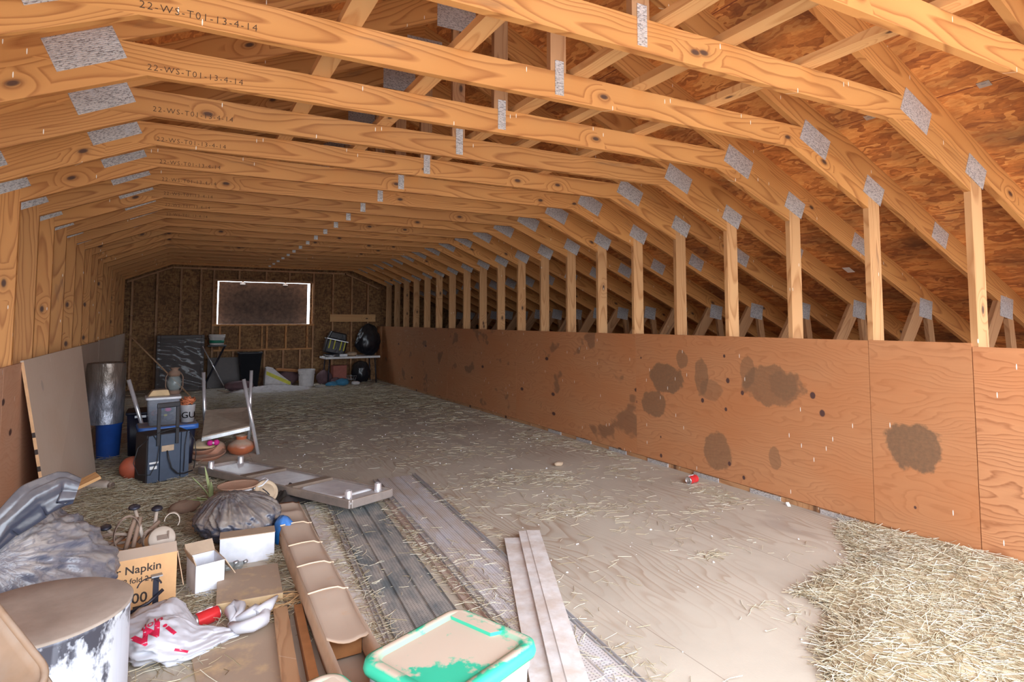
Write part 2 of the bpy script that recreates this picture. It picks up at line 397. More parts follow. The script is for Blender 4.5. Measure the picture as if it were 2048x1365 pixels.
# far gable wall with its hatch opening
WX0, WX1, WZ0, WZ1 = .675, 2.555, 1.31, 2.225
GY = YE+.10
mb = MB()
def gbox(x0, x1, z0, z1): mb.box((x0, GY, z0), (x1, GY+.02, z1), axis=(2, 0, 1))
def gpoly(xa, xb, z0): mb.prism([(xa, z0), (xb, z0), (xb, ztop(xb)), (xa, ztop(xa))], GY, GY+.02, (0, 1))
gpoly(XC-7.6, WX0, 0); gpoly(WX1, XC+7.6, 0)
gbox(WX0, WX1, 0, WZ0); gpoly(WX0, XC, WZ1); gpoly(XC, WX1, WZ1)
gw = structure(mb.build('wall_back', M['osb_wall']), 'far gable wall of bare strand board and studs')
gw.rotation_euler = (0, 0, 0)
studs = [-.84, -.42, 0.0, .36, .60, 2.62, 3.05, 3.48, 3.86]
for x in studs:
    zt = min(2.47, 2.491-.42*max(0, abs(x-XC)-1.748))
    m2 = MB(); m2.box((x-.019, GY-.089, .04), (x+.019, GY-.001, zt), axis=(2, 1, 0)); m2.build('stud', M['pine_old'], gw)
for x in (1.08, 1.62, 2.10):
    m2 = MB(); m2.box((x-.019, GY-.089, WZ1+.04), (x+.019, GY-.001, 2.47), axis=(2, 1, 0)); m2.build('stud', M['pine_old'], gw)
for x in (.74, 1.12, 1.56, 1.66, 2.05, 2.50):
    m2 = MB(); m2.box((x-.019, GY-.089, .78), (x+.019, GY-.001, WZ0-.04), axis=(2, 1, 0)); m2.build('stud', M['pine'], gw)
for x in (.72, 1.0, 1.62, 2.0, 2.35):
    m2 = MB(); m2.box((x-.019, GY-.089, .04), (x+.019, GY-.001, .74), axis=(2, 1, 0)); m2.build('stud', M['pine_old'], gw)
for nm, a, b, mm in (('header', (WX0-.09, WZ1), (WX1+.09, WZ1+.038), 'pine_old'), ('sill', (WX0-.09, WZ0-.038), (WX1+.09, WZ0), 'pine'), ('rail', (WX0-.05, .742), (WX1+.05, .78), 'pine'), ('plate', (-.93, 2.452), (4.0, 2.49), 'pine_old')):
    if nm == 'plate': a, b = (-.15, 2.452), (3.31, 2.49)
    m2 = MB(); m2.box((a[0], GY-.092, a[1]), (b[0], GY-.001, b[1])); m2.build(nm, M[mm], gw)
for sg in (1, -1):
    xa, xb = XC+sg*1.748, XC+sg*2.52
    m2 = MB(); m2.prism([(xa, 2.455), (xb, 2.13), (xb, 2.17), (xa, 2.492)], GY-.092, GY-.002, (xb-xa, -.32)); m2.build('rake_plate', M['pine_old'], gw)
m2 = MB(); m2.box((2.98, GY-.13, 1.36), (4.03, GY-.092, 1.53)); m2.build('board', M['pine_pale'], gw)['label'] = 'pale board nailed across the studs'
# hatch panel hung just outside the opening: daylight leaks in round it
win = structure(empty('window_1', ((WX0+WX1)/2, GY+.02, WZ0)), 'hatch opening in the far gable closed by a dark panel')
M['hatch'] = simple('dark_hatch_board', (.06, .036, .027), .75, var=.5)
M['reveal'] = simple('pale_reveal', (.72, .58, .46), .7)
hw = (WX1-WX0)/2; hh = WZ1-WZ0
m2 = MB(); m2.box((-hw+.035, .22, -.02), (hw-.012, .25, hh+.006)); m2.build('hatch_panel', M['hatch'], win)
m2 = MB(); m2.box((-hw-.03, 0, -.02), (hw+.03, .22, 0)); m2.build('window_sill', M['reveal'], win)
M['galv'] = simple('galvanised_metal', (.55, .56, .58), .35, .8)
for x in (-.44, .44):
    m2 = MB(); m2.box((x-.05, .18, hh-.05), (x+.05, .218, hh-.02)); m2.box((x-.02, .18, hh-.022), (x+.02, .215, hh+.03)); m2.build('hinge', M['galv'], win)

# ------------------------------------------------------------------ roof trusses
def both(fn):
    for sgn in (1, -1): fn(sgn, lambda x: XC+sgn*(x-XC))
LX = lambda x: x-XR                                     # truss space starts at the right post
def member(name, poly, d, mat, parent, t=.019, y=0):
    mb = MB(); mb.prism([(LX(x), z) for x, z in poly], y-t, y+t, d); return mb.build(name, mat, parent)
def nail_plate(parent, cx, cz, w, h, ang, front=True):
    a = math.radians(ang); mb = MB(); y = -.0205
    cs = [(-w/2, -h/2), (w/2, -h/2), (w/2, h/2), (-w/2, h/2)]
    P = [(LX(cx)+u*math.cos(a)-v*math.sin(a), cz+u*math.sin(a)+v*math.cos(a)) for u, v in cs]
    vs = [(x, y-.0012, z) for x, z in P]+[(x, y+.0012, z) for x, z in P]
    fs = [(0, 1, 2, 3), (7, 6, 5, 4)]+[(i, i+4, (i+1) % 4+4, (i+1) % 4) for i in range(4)]
    gs = [(u, v, 0) for u, v in cs]*2
    mb.add(vs, fs, gs); return mb.build('nail_plate', M['plate'], parent)
zb = lambda x: ztop(x)-.205
def make_truss():
    t = empty('roof_truss')
    for sgn in (1, -1):
        X = lambda x: XC+sgn*(x-XC)
        dd = (1, -.455*sgn)
        member('top_chord', [(XC, ztop(XC)), (X(7.6), ztop(7.6)), (X(7.6), zb(7.6)), (XC, zb(XC))], dd, M['pine'], t)
        member('sloped_ceiling_chord', [(X(3.331), 2.491), (X(3.739), 2.491), (X(XR), zb(XR)), (X(XR), 2.168)], (1, -.42*sgn), M['pine'], t)
        pw = .122
        member('knee_wall_post', [(X(XR), 0), (X(XR+pw), 0), (X(XR+pw), zb(XR+pw)), (X(XR), zb(XR))], (0, 1), M['pine_post' if sgn > 0 else 'pine'], t)
        member('web', [(X(4.70), .02), (X(4.80), .02), (X(5.93), zb(5.93)), (X(5.79), zb(5.79))], (sgn*1.1, 1.45), M['pine_old'], t, .018)
        member('web', [(X(6.12), .02), (X(6.21), .02), (X(6.02), zb(6.02)), (X(5.93), zb(5.93))], (0, 1), M['pine_old'], t, .018)
        nail_plate(t, X(3.56), 2.565, .27, .145, -24.5*sgn)
        nail_plate(t, X(4.17), 2.295, .21, .135, -25*sgn)
        nail_plate(t, X(4.98), 2.035, .20, .13, -24.5*sgn)
        nail_plate(t, X(5.92), 1.50, .20, .17, -10*sgn)
    xL, xR2 = XC-(3.739-XC), 3.739
    member('collar_tie', [(xL, 2.491), (xR2, 2.491), (3.431, 2.631), (2*XC-3.431, 2.631)], (1, 0), M['pine'], t)
    member('king_web', [(XC+.02-.045, 2.631), (XC+.02+.045, 2.631), (XC+.02+.045, 3.45), (XC+.02-.045, 3.45)], (0, 1), M['pine_old'], t, .018)
    nail_plate(t, XC+.025, 2.60, .05, .175, 0)
    nail_plate(t, XC, 3.47, .28, .20, 0)
    return t
proto = make_truss()
ORD = ['first', 'second', 'third', 'fourth', 'fifth', 'sixth', 'seventh', 'eighth', 'ninth', 'tenth', 'eleventh', 'twelfth']
stamp = text_mb('22-WS-T01-13-4-14', .040, 1.2, fat=-.0005)
first = -2; last = 19
for n in range(first, last+1):
    t = proto if n == first else copy_tree(proto)
    t.location = (XR, Y0+S*n-.019, 0); t.rotation_euler = (0, 0, SK)
    k = n-first
    if n == first: lb = 'nearest roof truss of tan pine, crossing the top right corner of the picture'
    elif k <= 10: lb = 'tan pine roof truss with metal nail plates, %s behind the nearest one' % ORD[k-1]
    else: lb = 'tan pine roof truss with metal nail plates, %s in front of the far gable wall' % ORD[last-n]
    tag(t, lb, 'roof truss', 'roof trusses of the loft')
for o in [o for o in list(COL.objects) if o.name.startswith('roof_truss')]:
    n = round((o.location.y+.019-Y0)/S)
    if 0 <= n <= 9:
        vs, fs = stamp; mb = MB()
        P = [(LX(-.165)+v.x+random.uniform(0, .0), -.0196-v.z, 2.518+v.y+.0*v.x) for v in vs]
        mb.add(P, fs); mb.build('stamped_lettering', M['ink'], [q for q in o.children if q.name.startswith('collar_tie')][0])
# braces nailed along the collars
for i, (x, lb) in enumerate([(.585, 'pale lengthwise brace lying on the collars nearest the left knee wall'), (1.09, 'pale lengthwise brace left of the king webs on the collars'),
                             (1.735, 'pale lengthwise brace just right of the king webs'), (2.10, 'pale lengthwise brace, second right of the king webs'), (2.63, 'pale lengthwise brace nearest the right knee wall')]):
    mb = MB(); mb.box((x-.045, Y0-2.4*S, 2.632), (x+.045, Y0+19.3*S, 2.670)); tag(mb.build('lateral_brace', M['pine_pale']), lb, 'brace', 'lengthwise braces on the collars')

# ------------------------------------------------------------------ plywood sheets lining the low walls
def sheet(y0, y1, z0, z1, label, mat, side=1, x=None, tilt=0):
    X = (XR if side > 0 else XL) if x is None else x
    mb = MB(); ylen = y1-y0; off = random.random()*20
    vs = [(xx, yy, zz) for zz in (0, z1-z0) for yy in (0, ylen) for xx in (0, .012)]
    fs = [(0, 2, 3, 1), (4, 5, 7, 6), (0, 1, 5, 4), (2, 6, 7, 3), (0, 4, 6, 2), (1, 3, 7, 5)]
    gs = [(v[1]+off, v[2], v[0]) for v in vs]; mb.add(vs, fs, gs)
    o = mb.build('plywood_sheet', mat, None, (X-.012 if side > 0 else X, y0, z0), (0, tilt, 0))
    return tag(o, label, 'plywood sheet', 'plywood sheets on the '+('right' if side > 0 else 'left')+' knee wall')
a = Y0-.006
sheet(-.62, a-.005, .036, 1.240, 'nearest plywood sheet of the right wall, with bold wavy grain', M['ply_near'])
sheet(a, a+S-.004, .045, 1.262, 'narrow plywood sheet with one dark round stain, between two seams', M['ply_narrow'])
sheet(a+S, a+4.9*S, .042, 1.259, 'long stained and knotty plywood sheet behind the red can', M['ply_long'])
sheet(a+4.9*S+.003, a+9*S, .040, 1.255, 'plywood sheet of the right wall just beyond the black vertical smear', M['ply'])
sheet(a+9*S+.003, a+13*S, .040, 1.255, 'third long plywood sheet along the right wall from the open end', M['ply'])
sheet(a+13*S+.003, a+17*S, .040, 1.255, 'dim plywood sheet in the far half of the right wall', M['ply'])
sheet(a+17*S+.003, a+20*S, .040, 1.255, 'last plywood sheet of the right wall, next to the far work table', M['ply'])
sheet(2.2, 4.70, .03, 1.11, 'reddish plywood sheet of the left wall at the picture edge', M['ply_left'], -1)
sheet(4.705, 7.1, .03, 1.11, 'plywood sheet of the left wall hidden behind the leaning board', M['ply_left'], -1)
sheet(7.105, 9.6, .03, 1.12, 'dusty plywood sheet of the left wall beyond the leaning board', M['ply_dusty'], -1)
sheet(9.62, 12.0, .03, 1.13, 'greyish plywood sheet of the left wall above the silver roll', M['ply_dusty'], -1)
sheet(12.01, 13.9, .03, 1.14, 'farthest plywood sheet of the left wall by the corner', M['ply_dusty'], -1)
mb = MB(); mb.box((XR-.006, -.6, 0), (XR+.03, Y0+19.9*S, .036)); structure(mb.build('baseboard_right', M['pine_old']), 'wood strip along the foot of the right wall')
# galvanised plates and joist edges peeping out under the right wall
for n in range(0, 8):
    mb = MB(); mb.box((XR-.02, Y0+S*n+.10, .001), (XR-.008, Y0+S*n+.38, .034), axis=(1, 2, 0))
    tag(mb.build('floor_plate', M['plate']), 'punched metal strip at the foot of the right wall, %s from the open end' % ORD[n], 'metal strip', 'metal strips under the right wall')
# ------------------------------------------------------------------ materials of the clutter
M['card'] = simple('dusty_cardboard', (.56, .37, .23), .85, dust=.9, dustcol=(.52, .41, .32), dpatch=.3)
M['card_box'] = simple('orange_brown_cardboard', (.66, .37, .17), .85, var=.06)
M['card_dark'] = simple('inside_of_carton', (.36, .15, .05), .9)
M['white_card'] = simple('white_card', (.72, .73, .78), .6, dust=.85, dlo=.6, dhi=.95)
M['brown_liner'] = simple('brown_liner', (.50, .36, .24), .8, dust=.5)
M['mdf'] = simple('dusty_board', (.62, .44, .24), .8, dust=.95, dustcol=(.40, .30, .22))
M['plank'] = pine('dusty_plank', (.48, .29, .16), (.34, .18, .09), .5)
M['white_paint'] = simple('dirty_white_board', (.74, .72, .70), .5, dust=.75, dustcol=(.56, .46, .38), dpatch=.52)
M['steel'] = simple('stainless_steel', (.66, .65, .64), .25, .75, dust=.35, dustcol=(.34, .26, .20), dpatch=.5)
M['steel_panel'] = simple('brushed_steel', (.93, .93, .96), .3, .3, dust=.1, dpatch=.6)
M['steel_skirt'] = simple('dirty_steel_skirt', (.46, .40, .36), .4, .6, dust=.7)
M['chrome'] = simple('chromed_tube', (.85, .85, .88), .22, .65, dust=.1)
M['brownbar'] = simple('dusty_brown_channel', (.20, .15, .115), .7, dust=.5)
M['black_plastic'] = simple('black_plastic', (.022, .023, .028), .4, dust=.35, dpatch=.5)
M['grey_cab'] = simple('blue_grey_speaker_vinyl', (.058, .078, .118), .55, dust=.15)
M['dark_cab'] = simple('dark_speaker_side', (.03, .022, .022), .6)
M['rubber'] = simple('black_cable_rubber', (.018, .018, .02), .5)
M['blue_plastic'] = simple('blue_plastic', (.045, .16, .52), .4, dust=.92, dlo=.75, dhi=.98)
M['blue_bucket'] = simple('deep_blue_plastic', (.02, .08, .34), .35)
M['dark_tote'] = simple('navy_black_tote', (.012, .014, .03), .45)
M['clay'] = simple('terracotta', (.50, .24, .15), .7, dust=.9, dustcol=(.52, .35, .26), dpatch=.40)
M['orange_glaze'] = simple('orange_glazed_clay', (.46, .13, .055), .3, dust=.95, dlo=.1, dhi=.7, dustcol=(.46, .33, .24), dpatch=.38)
M['ball'] = simple('orange_rubber_ball', (.45, .095, .045), .6, dust=.6, dpatch=.5)
M['pink'] = simple('magenta_plastic', (.70, .03, .28), .5)
M['enamel'] = simple('white_enamel', (.80, .81, .84), .3, dust=.3)
M['dustpan'] = simple('dust_filled_top', (.60, .37, .25), .9)
M['jarlid'] = simple('dusty_tan_lid', (.60, .45, .30), .8, dust=.4)
M['leaf'] = simple('pale_green_leaf', (.42, .48, .22), .6)
M['leather'] = simple('dusty_leather', (.17, .115, .085), .7, dust=.85, dustcol=(.46, .36, .28), dpatch=.42)
M['pad'] = simple('dusty_grey_leather', (.40, .33, .27), .8, dust=.5)
M['iron'] = simple('dark_iron', (.035, .035, .05), .45, .6, dust=.5, dpatch=.55)
M['rust'] = simple('rusty_iron', (.20, .12, .08), .8, dust=.4)
M['brown_bottle'] = simple('dusty_grey_bottle', (.50, .42, .35), .6, dust=.5)
M['twine'] = simple('baling_twine', (.50, .30, .14), .85)
M['can_red'] = simple('red_can_enamel', (.70, .035, .04), .28, .2)
M['can_metal'] = simple('aluminium', (.72, .72, .73), .3, .9)
M['white_ink'] = simple('white_ink', (.85, .85, .85), .5)
M['red_ink'] = simple('red_print', (.68, .02, .08), .6)
M['black_ink'] = simple('black_print', (.04, .025, .02), .7)
M['wood_seat'] = simple('dusty_curved_wood', (.24, .15, .09), .6, dust=.8, dustcol=(.29, .22, .165), dpatch=.45)
M['cloth_maroon'] = simple('dull_maroon_cloth', (.13, .07, .075), .9)
M['cloth_white'] = simple('dirty_white_sheet', (.62, .58, .56), .8)
M['yellow'] = simple('yellow_strip', (.60, .56, .05), .6)
M['green_ink'] = simple('green_label_band', (.02, .22, .13), .5)
M['red_box'] = simple('dull_red_card', (.34, .11, .08), .8)
M['blue_cloth'] = simple('teal_blue_cloth', (.05, .20, .33), .8)
M['ribbon'] = simple('orange_ribbon', (.62, .19, .08), .6)
M['flash'] = simple('pale_grey_trim_metal', (.55, .54, .55), .5, .2, dust=.6, dpatch=.5)
M['pink_trim'] = simple('pinkish_beige_trim', (.52, .41, .36), .6, dust=.4)
M['paper'] = simple('paper_label', (.82, .82, .80), .7)
def bag_mat(name, base, rough, dustamt, dc=(.44, .35, .27), patch=.42, lo=-.1, hi=.7, knot=None):
    s = N(name); nz = s.sep(s.n('ShaderNodeNewGeometry').outputs['Normal'])[2]
    f = s.n('ShaderNodeMapRange', {0: nz, 1: lo, 2: hi}).outputs[0]
    pn = s.noise(s.pos(), 5, 4, .6); k = s.n('ShaderNodeMapRange', {0: pn, 1: patch-.22, 2: patch+.20}).outputs[0]
    d = s.math('MULTIPLY', s.math('MULTIPLY', f, k), dustamt)
    w = s.noise(s.pos(), 20, 2, .5); st = .22; ds = .012
    if knot:
        q = s.n('ShaderNodeVectorMath', {0: s.vadd(s.obj(), tuple(-v for v in knot))}, operation='NORMALIZE').outputs[0]
        w = s.math('ABSOLUTE', s.math('SUBTRACT', s.noise(q, 6, 3, .5), .5)); st = .40; ds = .025
        d = s.math('MULTIPLY', d, s.ramp(w, [(.0, .45), (.08, 1.0)]))
    s.bump(w, st, ds)
    return s.fin(s.mix(d, base, dc), s.math('ADD', rough, s.math('MULTIPLY', d, .45)))
M['bag_black'] = bag_mat('black_bag_film', (.085, .09, .125), .20, .66, (.43, .37, .31), .44, -.3, .5, knot=(-.09, -.23, .50))  # black film; grey-blue base has the sky's reflection painted into it
M['bag_mid'] = bag_mat('bubbled_black_film', (.075, .08, .11), .22, .80, (.43, .36, .29), .42, .0, .7, knot=(-.06, .10, .30))  # base lifted likewise: bluish sky sheen put into the colour
M['bag_neck'] = bag_mat('clean_black_film', (.035, .04, .06), .16, .5, (.40, .35, .30), .55)
M['bag_dark'] = bag_mat('plain_black_film', (.012, .012, .016), .3, .1)
M['bag_sil'] = bag_mat('silvery_black_wrap', (.14, .15, .17), .25, .5, patch=.5)
M['bag_white'] = bag_mat('white_bag_film', (.60, .60, .64), .45, .15, (.6, .5, .42), .6)
M['blue_tarp'] = bag_mat('blue_tarp', (.02, .20, .60), .35, .2)
def foil():
    s = N('dusty_silver_foil'); x, y, z = s.sep(s.obj())
    n = s.noise(s.vmul(s.obj(), (14, 14, 5)), 1.0, 4, .6)
    c = s.mix(s.ramp(n, [(.3, 0.0), (.7, 1.0)]), (.08, .08, .095), (.34, .34, .38))
    up = s.ramp(z, [(.22, 0.0), (.45, .92)])
    c = s.mix(up, c, (.20, .155, .12))
    s.bump(n, .6, .02); return s.fin(c, .35, .5)
M['foil'] = foil()
def glassy(name, col, alpha, rough=.15):
    s = N(name)
    return s.fin(col, rough, 0, Alpha=alpha)
M['clear'] = glassy('cloudy_clear_plastic', (.42, .47, .56), .42)
M['glass'] = glassy('lantern_glass', (.30, .34, .33), .40, .05)
M['tote_clear'] = simple('milky_plastic', (.66, .68, .74), .35, Transmission_Weight=.25)
M['film'] = glassy('clear_stretch_film', (.12, .10, .10), .12, .12)
def soffit_mat(name, base, dc, amt):
    s = N(name); g = s.n('ShaderNodeAttribute', attribute_name='gr').outputs['Vector']; x, y, z = s.sep(g)
    u = s.math('SUBTRACT', s.math('FRACT', s.math('MULTIPLY', x, 62.0)), .5); v = s.math('SUBTRACT', s.math('FRACT', s.math('MULTIPLY', y, 62.0)), .5)
    hole = s.math('LESS_THAN', s.math('ADD', s.math('MULTIPLY', u, u), s.math('MULTIPLY', v, v)), .05)
    n = s.noise(s.vmul(g, (3.0, 7, 1)), 1.0, 5, .65)
    k = s.math('MULTIPLY', s.ramp(n, [(.38, 0.0), (.60, 1.0)]), amt)
    c = s.mix(k, base, dc); c = s.mix(s.math('MULTIPLY', hole, .6), c, (.06, .06, .06))
    return s.fin(c, .55)
M['soffit_dark'] = soffit_mat('dark_perforated_vinyl', (.16, .19, .20), (.43, .40, .36), .95)
M['soffit_pale'] = soffit_mat('pale_perforated_vinyl', (.62, .61, .63), (.54, .46, .39), .9)
def lid_mat():
    s = N('dusty_green_lid')
    nz = s.sep(s.n('ShaderNodeNewGeometry').outputs['Normal'])[2]
    f = s.ramp(nz, [(.75, 0.0), (.97, 1.0)]); n = s.noise(s.pos(), 11, 5, .65)
    o = s.obj(); x, y, z = s.sep(o)
    edge = s.math('MAXIMUM', s.math('ABSOLUTE', s.math('DIVIDE', x, .225)), s.math('ABSOLUTE', s.math('DIVIDE', y, .195)))
    th = s.math('ADD', n, s.math('MULTIPLY', s.math('POWER', edge, 6.0), -.20))
    th = s.math('ADD', th, s.math('MULTIPLY', s.ramp(s.math('ADD', x, s.math('MULTIPLY', y, 1.2)), [(.0, 0.0), (.35, 1.0)]), .0))
    # the corner nearest the viewer is rubbed clean in scratches
    cx = s.math('ADD', x, .13); cy = s.math('ADD', y, .13); d2 = s.math('ADD', s.math('MULTIPLY', cx, cx), s.math('MULTIPLY', cy, cy))
    th = s.math('SUBTRACT', th, s.ramp(d2, [(.0, .22), (.02, .10), (.035, 0.0)]))
    k = s.math('MULTIPLY', f, s.ramp(th, [(.30, 0.0), (.38, 1.0)]))
    c = s.mix(k, (.045, .50, .31), (.56, .46, .36)); return s.fin(c, s.math('ADD', .4, s.math('MULTIPLY', k, .45)))
M['lid'] = lid_mat()

def rr(w, d, r, n=6, z=0, cx=0, cy=0):
    """rounded rectangle loop"""
    P = []
    for qx, qy, a0 in ((1, 1, 0), (-1, 1, 90), (-1, -1, 180), (1, -1, 270)):
        for i in range(n+1):
            a = math.radians(a0+90*i/n); P.append((cx+qx*(w/2-r)+r*math.cos(a), cy+qy*(d/2-r)+r*math.sin(a), z))
    return P
def loops(mb, L, mi=0, cap0=True, cap1=True, smooth=True):
    n = len(L[0]); vs = [p for l in L for p in l]; o = len(mb.v)
    fs = [(i*n+j, i*n+(j+1) % n, (i+1)*n+(j+1) % n, (i+1)*n+j) for i in range(len(L)-1) for j in range(n)]
    mb.add(vs, fs, None, mi, smooth)
    if cap0: mb.f.append(tuple(o+j for j in reversed(range(n)))); mb.m.append(mi); mb.sm.append(False)
    if cap1: mb.f.append(tuple(o+(len(L)-1)*n+j for j in range(n))); mb.m.append(mi); mb.sm.append(False)
    return mb
def fbm(p, oct=4):
    v = 0; a = 1
    for _ in range(oct): v += a*mn.noise(p); p = p*2.03+Vector((3.1, 1.7, 5.2)); a *= .5
    return v
def ridge(p, oct=3):
    v = 0; a = 1
    for _ in range(oct): v += a*(1-2*abs(mn.noise(p))); p = p*2.1+Vector((2.3, 4.1, 1.2)); a *= .5
    return v
def lump(rx, ry, rz, seed=0, amp=.10, crease=.05, freq=3.0, nu=56, nv=34, flat=.0, squash=1.0, pinch=None, knot=None, fold=.03):
    mb = MB(); sd = Vector((seed*7.3, seed*3.1, seed*1.7)); d = Vector(pinch or (.2, .1, 1)).normalized(); o1 = d.orthogonal().normalized(); o2 = d.cross(o1)
    def fn(u, v):
        th = 2*math.pi*u; ph = math.pi*(v-.5)
        n = Vector((math.cos(ph)*math.cos(th), math.cos(ph)*math.sin(th), math.sin(ph)))
        c = n.dot(d); a = n-d*c; L = a.length+1e-6; ca, sa = a.dot(o1)/L, a.dot(o2)/L
        k = 1+amp*.8*fbm(n*1.1+sd, 2)
        # film pulled into folds that run out from the knot
        g = Vector((ca*3.2, sa*3.2, c*1.0))+sd
        w = min(1, L*1.6)
        k += crease*w*(ridge(g*1.4, 3)-.75)*.8 + crease*.13*ridge(n*freq*1.3+sd, 2)
        if pinch and c > .78: k *= 1+.5*(c-.78)
        p = Vector((n.x*rx*k, n.y*ry*k, n.z*rz*k+rz*squash))
        if knot:                                    # sharp folds of film running away from the knot
            q = p-Vector(knot); r = q.length; q.normalize()
            p += n*fold*(ridge(q*4.2+sd, 3)-.9)*min(1, r*6)
        p.z = max(p.z, 0.001+.001*abs(n.x)); return p
    mb.grid(fn, nu, nv, wrap=True); return mb
def crumple(w, d, h, seed=0, nu=40, nv=30, freq=6.0, outline=.25):
    """a crumpled sheet lying on the floor with real thickness, outline wobbling"""
    mb = MB(); sd = Vector((seed*5.1, seed*2.7, 0))
    def top(u, v):
        a = 2*math.pi*u; r = v
        k = 1+outline*mn.noise(Vector((math.cos(a)*1.3, math.sin(a)*1.3, seed*3.3)))+outline*.5*mn.noise(Vector((math.cos(a)*4, math.sin(a)*4, seed*1.3)))
        x = math.cos(a)*r*k*w/2; y = math.sin(a)*r*k*d/2
        z = h*(1-r**3)*(.35+.8*abs(ridge(Vector((x, y, 0))*freq+sd)))
        return Vector((x, y, max(.004, z)+.002))
    mb.grid(top, nu, nv, wrap=True)
    return mb
def carton(name, parent, w, d, h, mats, flaps=(), t=.004, top=False):
    """open cardboard box on its base centre; flaps = (side, length, angle)"""
    mb = MB()
    mb.box((-w/2, -d/2, 0), (w/2, d/2, t))
    mb.box((-w/2, -d/2, t), (w/2, -d/2+t, h)); mb.box((-w/2, d/2-t, t), (w/2, d/2, h))
    mb.box((-w/2, -d/2+t, t), (-w/2+t, d/2-t, h)); mb.box((w/2-t, -d/2+t, t), (w/2, d/2-t, h))
    if top: mb.box((-w/2, -d/2, h), (w/2, d/2, h+t))
    o = mb.build(name, mats[0], parent)
    for side, ln, ang in flaps:
        f = MB(); a = math.radians(ang)
        L = w if side in 'fb' else d
        f.box((-L/2, 0, 0), (L/2, ln, t))
        rz = {'b': 0, 'f': math.pi, 'l': math.pi/2, 'r': -math.pi/2}[side]
        off = {'b': (0, d/2), 'f': (0, -d/2), 'l': (-w/2, 0), 'r': (w/2, 0)}[side]
        fo = f.build('flap', mats[1], parent); fo.location = (off[0], off[1], h); fo.rotation_euler = Vector((a, 0, rz))
        fo.rotation_mode = 'XYZ'
    return o
R = math.radians

# ------------------------------------------------------------------ nearest: lidded totes
def tote(label, loc, rz, w=.43, d=.37, h=.32):
    t = thing('storage_tote', label, 'tote', loc, rz, 'green lidded totes')
    mb = MB(); L = []
    for z, k in ((0, .84), (.02, .86), (h*.45, .91), (h*.47, .935), (h*.8, .955), (h*.82, .98), (h, .985)): L.append(rr(w*k, d*k, .05, 6, z))
    loops(mb, L, cap1=False); mb.build('tub', M['tote_clear'], t)
    mb = MB()
    L = [rr(w*.985, d*.985, .05, 8, h-.018), rr(w+.02, d+.02, .055, 8, h-.022), rr(w+.028, d+.028, .06, 8, h-.010), rr(w+.018, d+.018, .058, 8, h+.012), rr(w-.01, d-.01, .05, 8, h+.018),
         rr(w-.055, d-.055, .04, 8, h+.017), rr(w-.068, d-.068, .036, 8, h+.006)]
    loops(mb, L, cap0=False); lid = mb.build('lid', M['lid'], t, bevel=0)
    mb = MB(); P = [(w/2-.02, -.06), (w/2-.02, d/2-.03), (w/2-.066, d/2-.034), (w/2-.066, -.035)]      # step of the rim into the sunk panel
    mb.add([(x, y, h+.004) for x, y in P]+[(x, y, h+.0176) for x, y in P], [(0, 1, 2, 3), (7, 6, 5, 4)]+[(i, i+4, (i+1) % 4+4, (i+1) % 4) for i in range(4)])
    mb.build('lid_step', M['lid'], lid)
    return t
tote('translucent storage tote with a dusty green lid, large at the bottom edge', (.80, 1.845, 0), R(22))
tote('smaller tote with only its green lid rim showing, left of the larger one', (.325, 1.735, 0), R(16), .36, .34, .30)

# ------------------------------------------------------------------ boards and trims laid on the floor
def strip(name, label, cat, p0, p1, w, t, z, mat, prof=None, group=None, slots=False):
    a = Vector((p0[0], p0[1], 0)); b = Vector((p1[0], p1[1], 0)); L = (b-a).length; ang = math.atan2(b.y-a.y, b.x-a.x)
    mb = MB()
    if prof is None: mb.box((0, -w/2, 0), (L, w/2, t), axis=(0, 1, 2))
    else:
        k = len(prof); n = max(2, int(L/.25)); vs = []; gs = []
        for i in range(n+1):
            for y, zz in prof:
                x = L*i/n; vs.append((x, y*w, zz+.002*mn.noise(Vector((x*3, y*4, z))))); gs.append((x, y*w, 0))
        fs = [(i*k+j, (i+1)*k+j, (i+1)*k+j+1, i*k+j+1) for i in range(n) for j in range(k-1)]
        mb.add(vs, fs, gs)
    o = mb.build(name, mat, None, (a.x, a.y, z), (0, 0, ang), solid=0 if prof is None else .0016)
    return tag(o, label, cat, group)
VG = []
for i in range(3):
    y0 = -.5+i/3
    VG += [(y0+.0, .010), (y0+.285, .010), (y0+.298, .001), (y0+.322, .001)]
VG = [(-.5, 0), (-.5, .012)]+VG[0:]+[(.5, .010), (.5, 0)]
strip('soffit_panel', 'dark perforated soffit panel with three grooves, lying behind the green lidded tote', 'soffit panel', (1.205, 4.71), (.985, 2.12), .33, .01, .002, M['soffit_dark'], VG, 'soffit panels on the floor')
strip('soffit_panel', 'pale straw-strewn soffit panel lying between the darker one and the open floor', 'soffit panel', (1.70, 5.21), (1.435, 1.80), .30, .01, .002, M['soffit_pale'], VG, 'soffit panels on the floor')
UP = [(-.5, .018), (-.5, .002), (.5, .002), (.5, .018)]
strip('trim_strip', 'pinkish channel trim along the right side of the dark soffit panel', 'trim', (1.435, 4.60), (1.235, 2.2), .045, .01, .003, M['pink_trim'], UP, 'long trims between the soffit panels')
strip('trim_strip', 'slotted channel trim along the left side of the pale soffit panel', 'trim', (1.525, 5.20), (1.30, 2.2), .04, .01, .003, M['flash'], UP, 'long trims between the soffit panels')
strip('trim_strip', 'thin edge trim lying on the open floor right of the pale soffit panel', 'trim', (1.885, 5.24), (1.575, 1.70), .022, .012, .003, M['flash'], UP, 'long trims between the soffit panels')
strip('trim_strip', 'thin pale rod-like trim on the left edge of the dark soffit panel', 'trim', (1.025, 4.76), (.79, 2.25), .022, .012, .003, M['flash'], UP, 'long trims between the soffit panels')
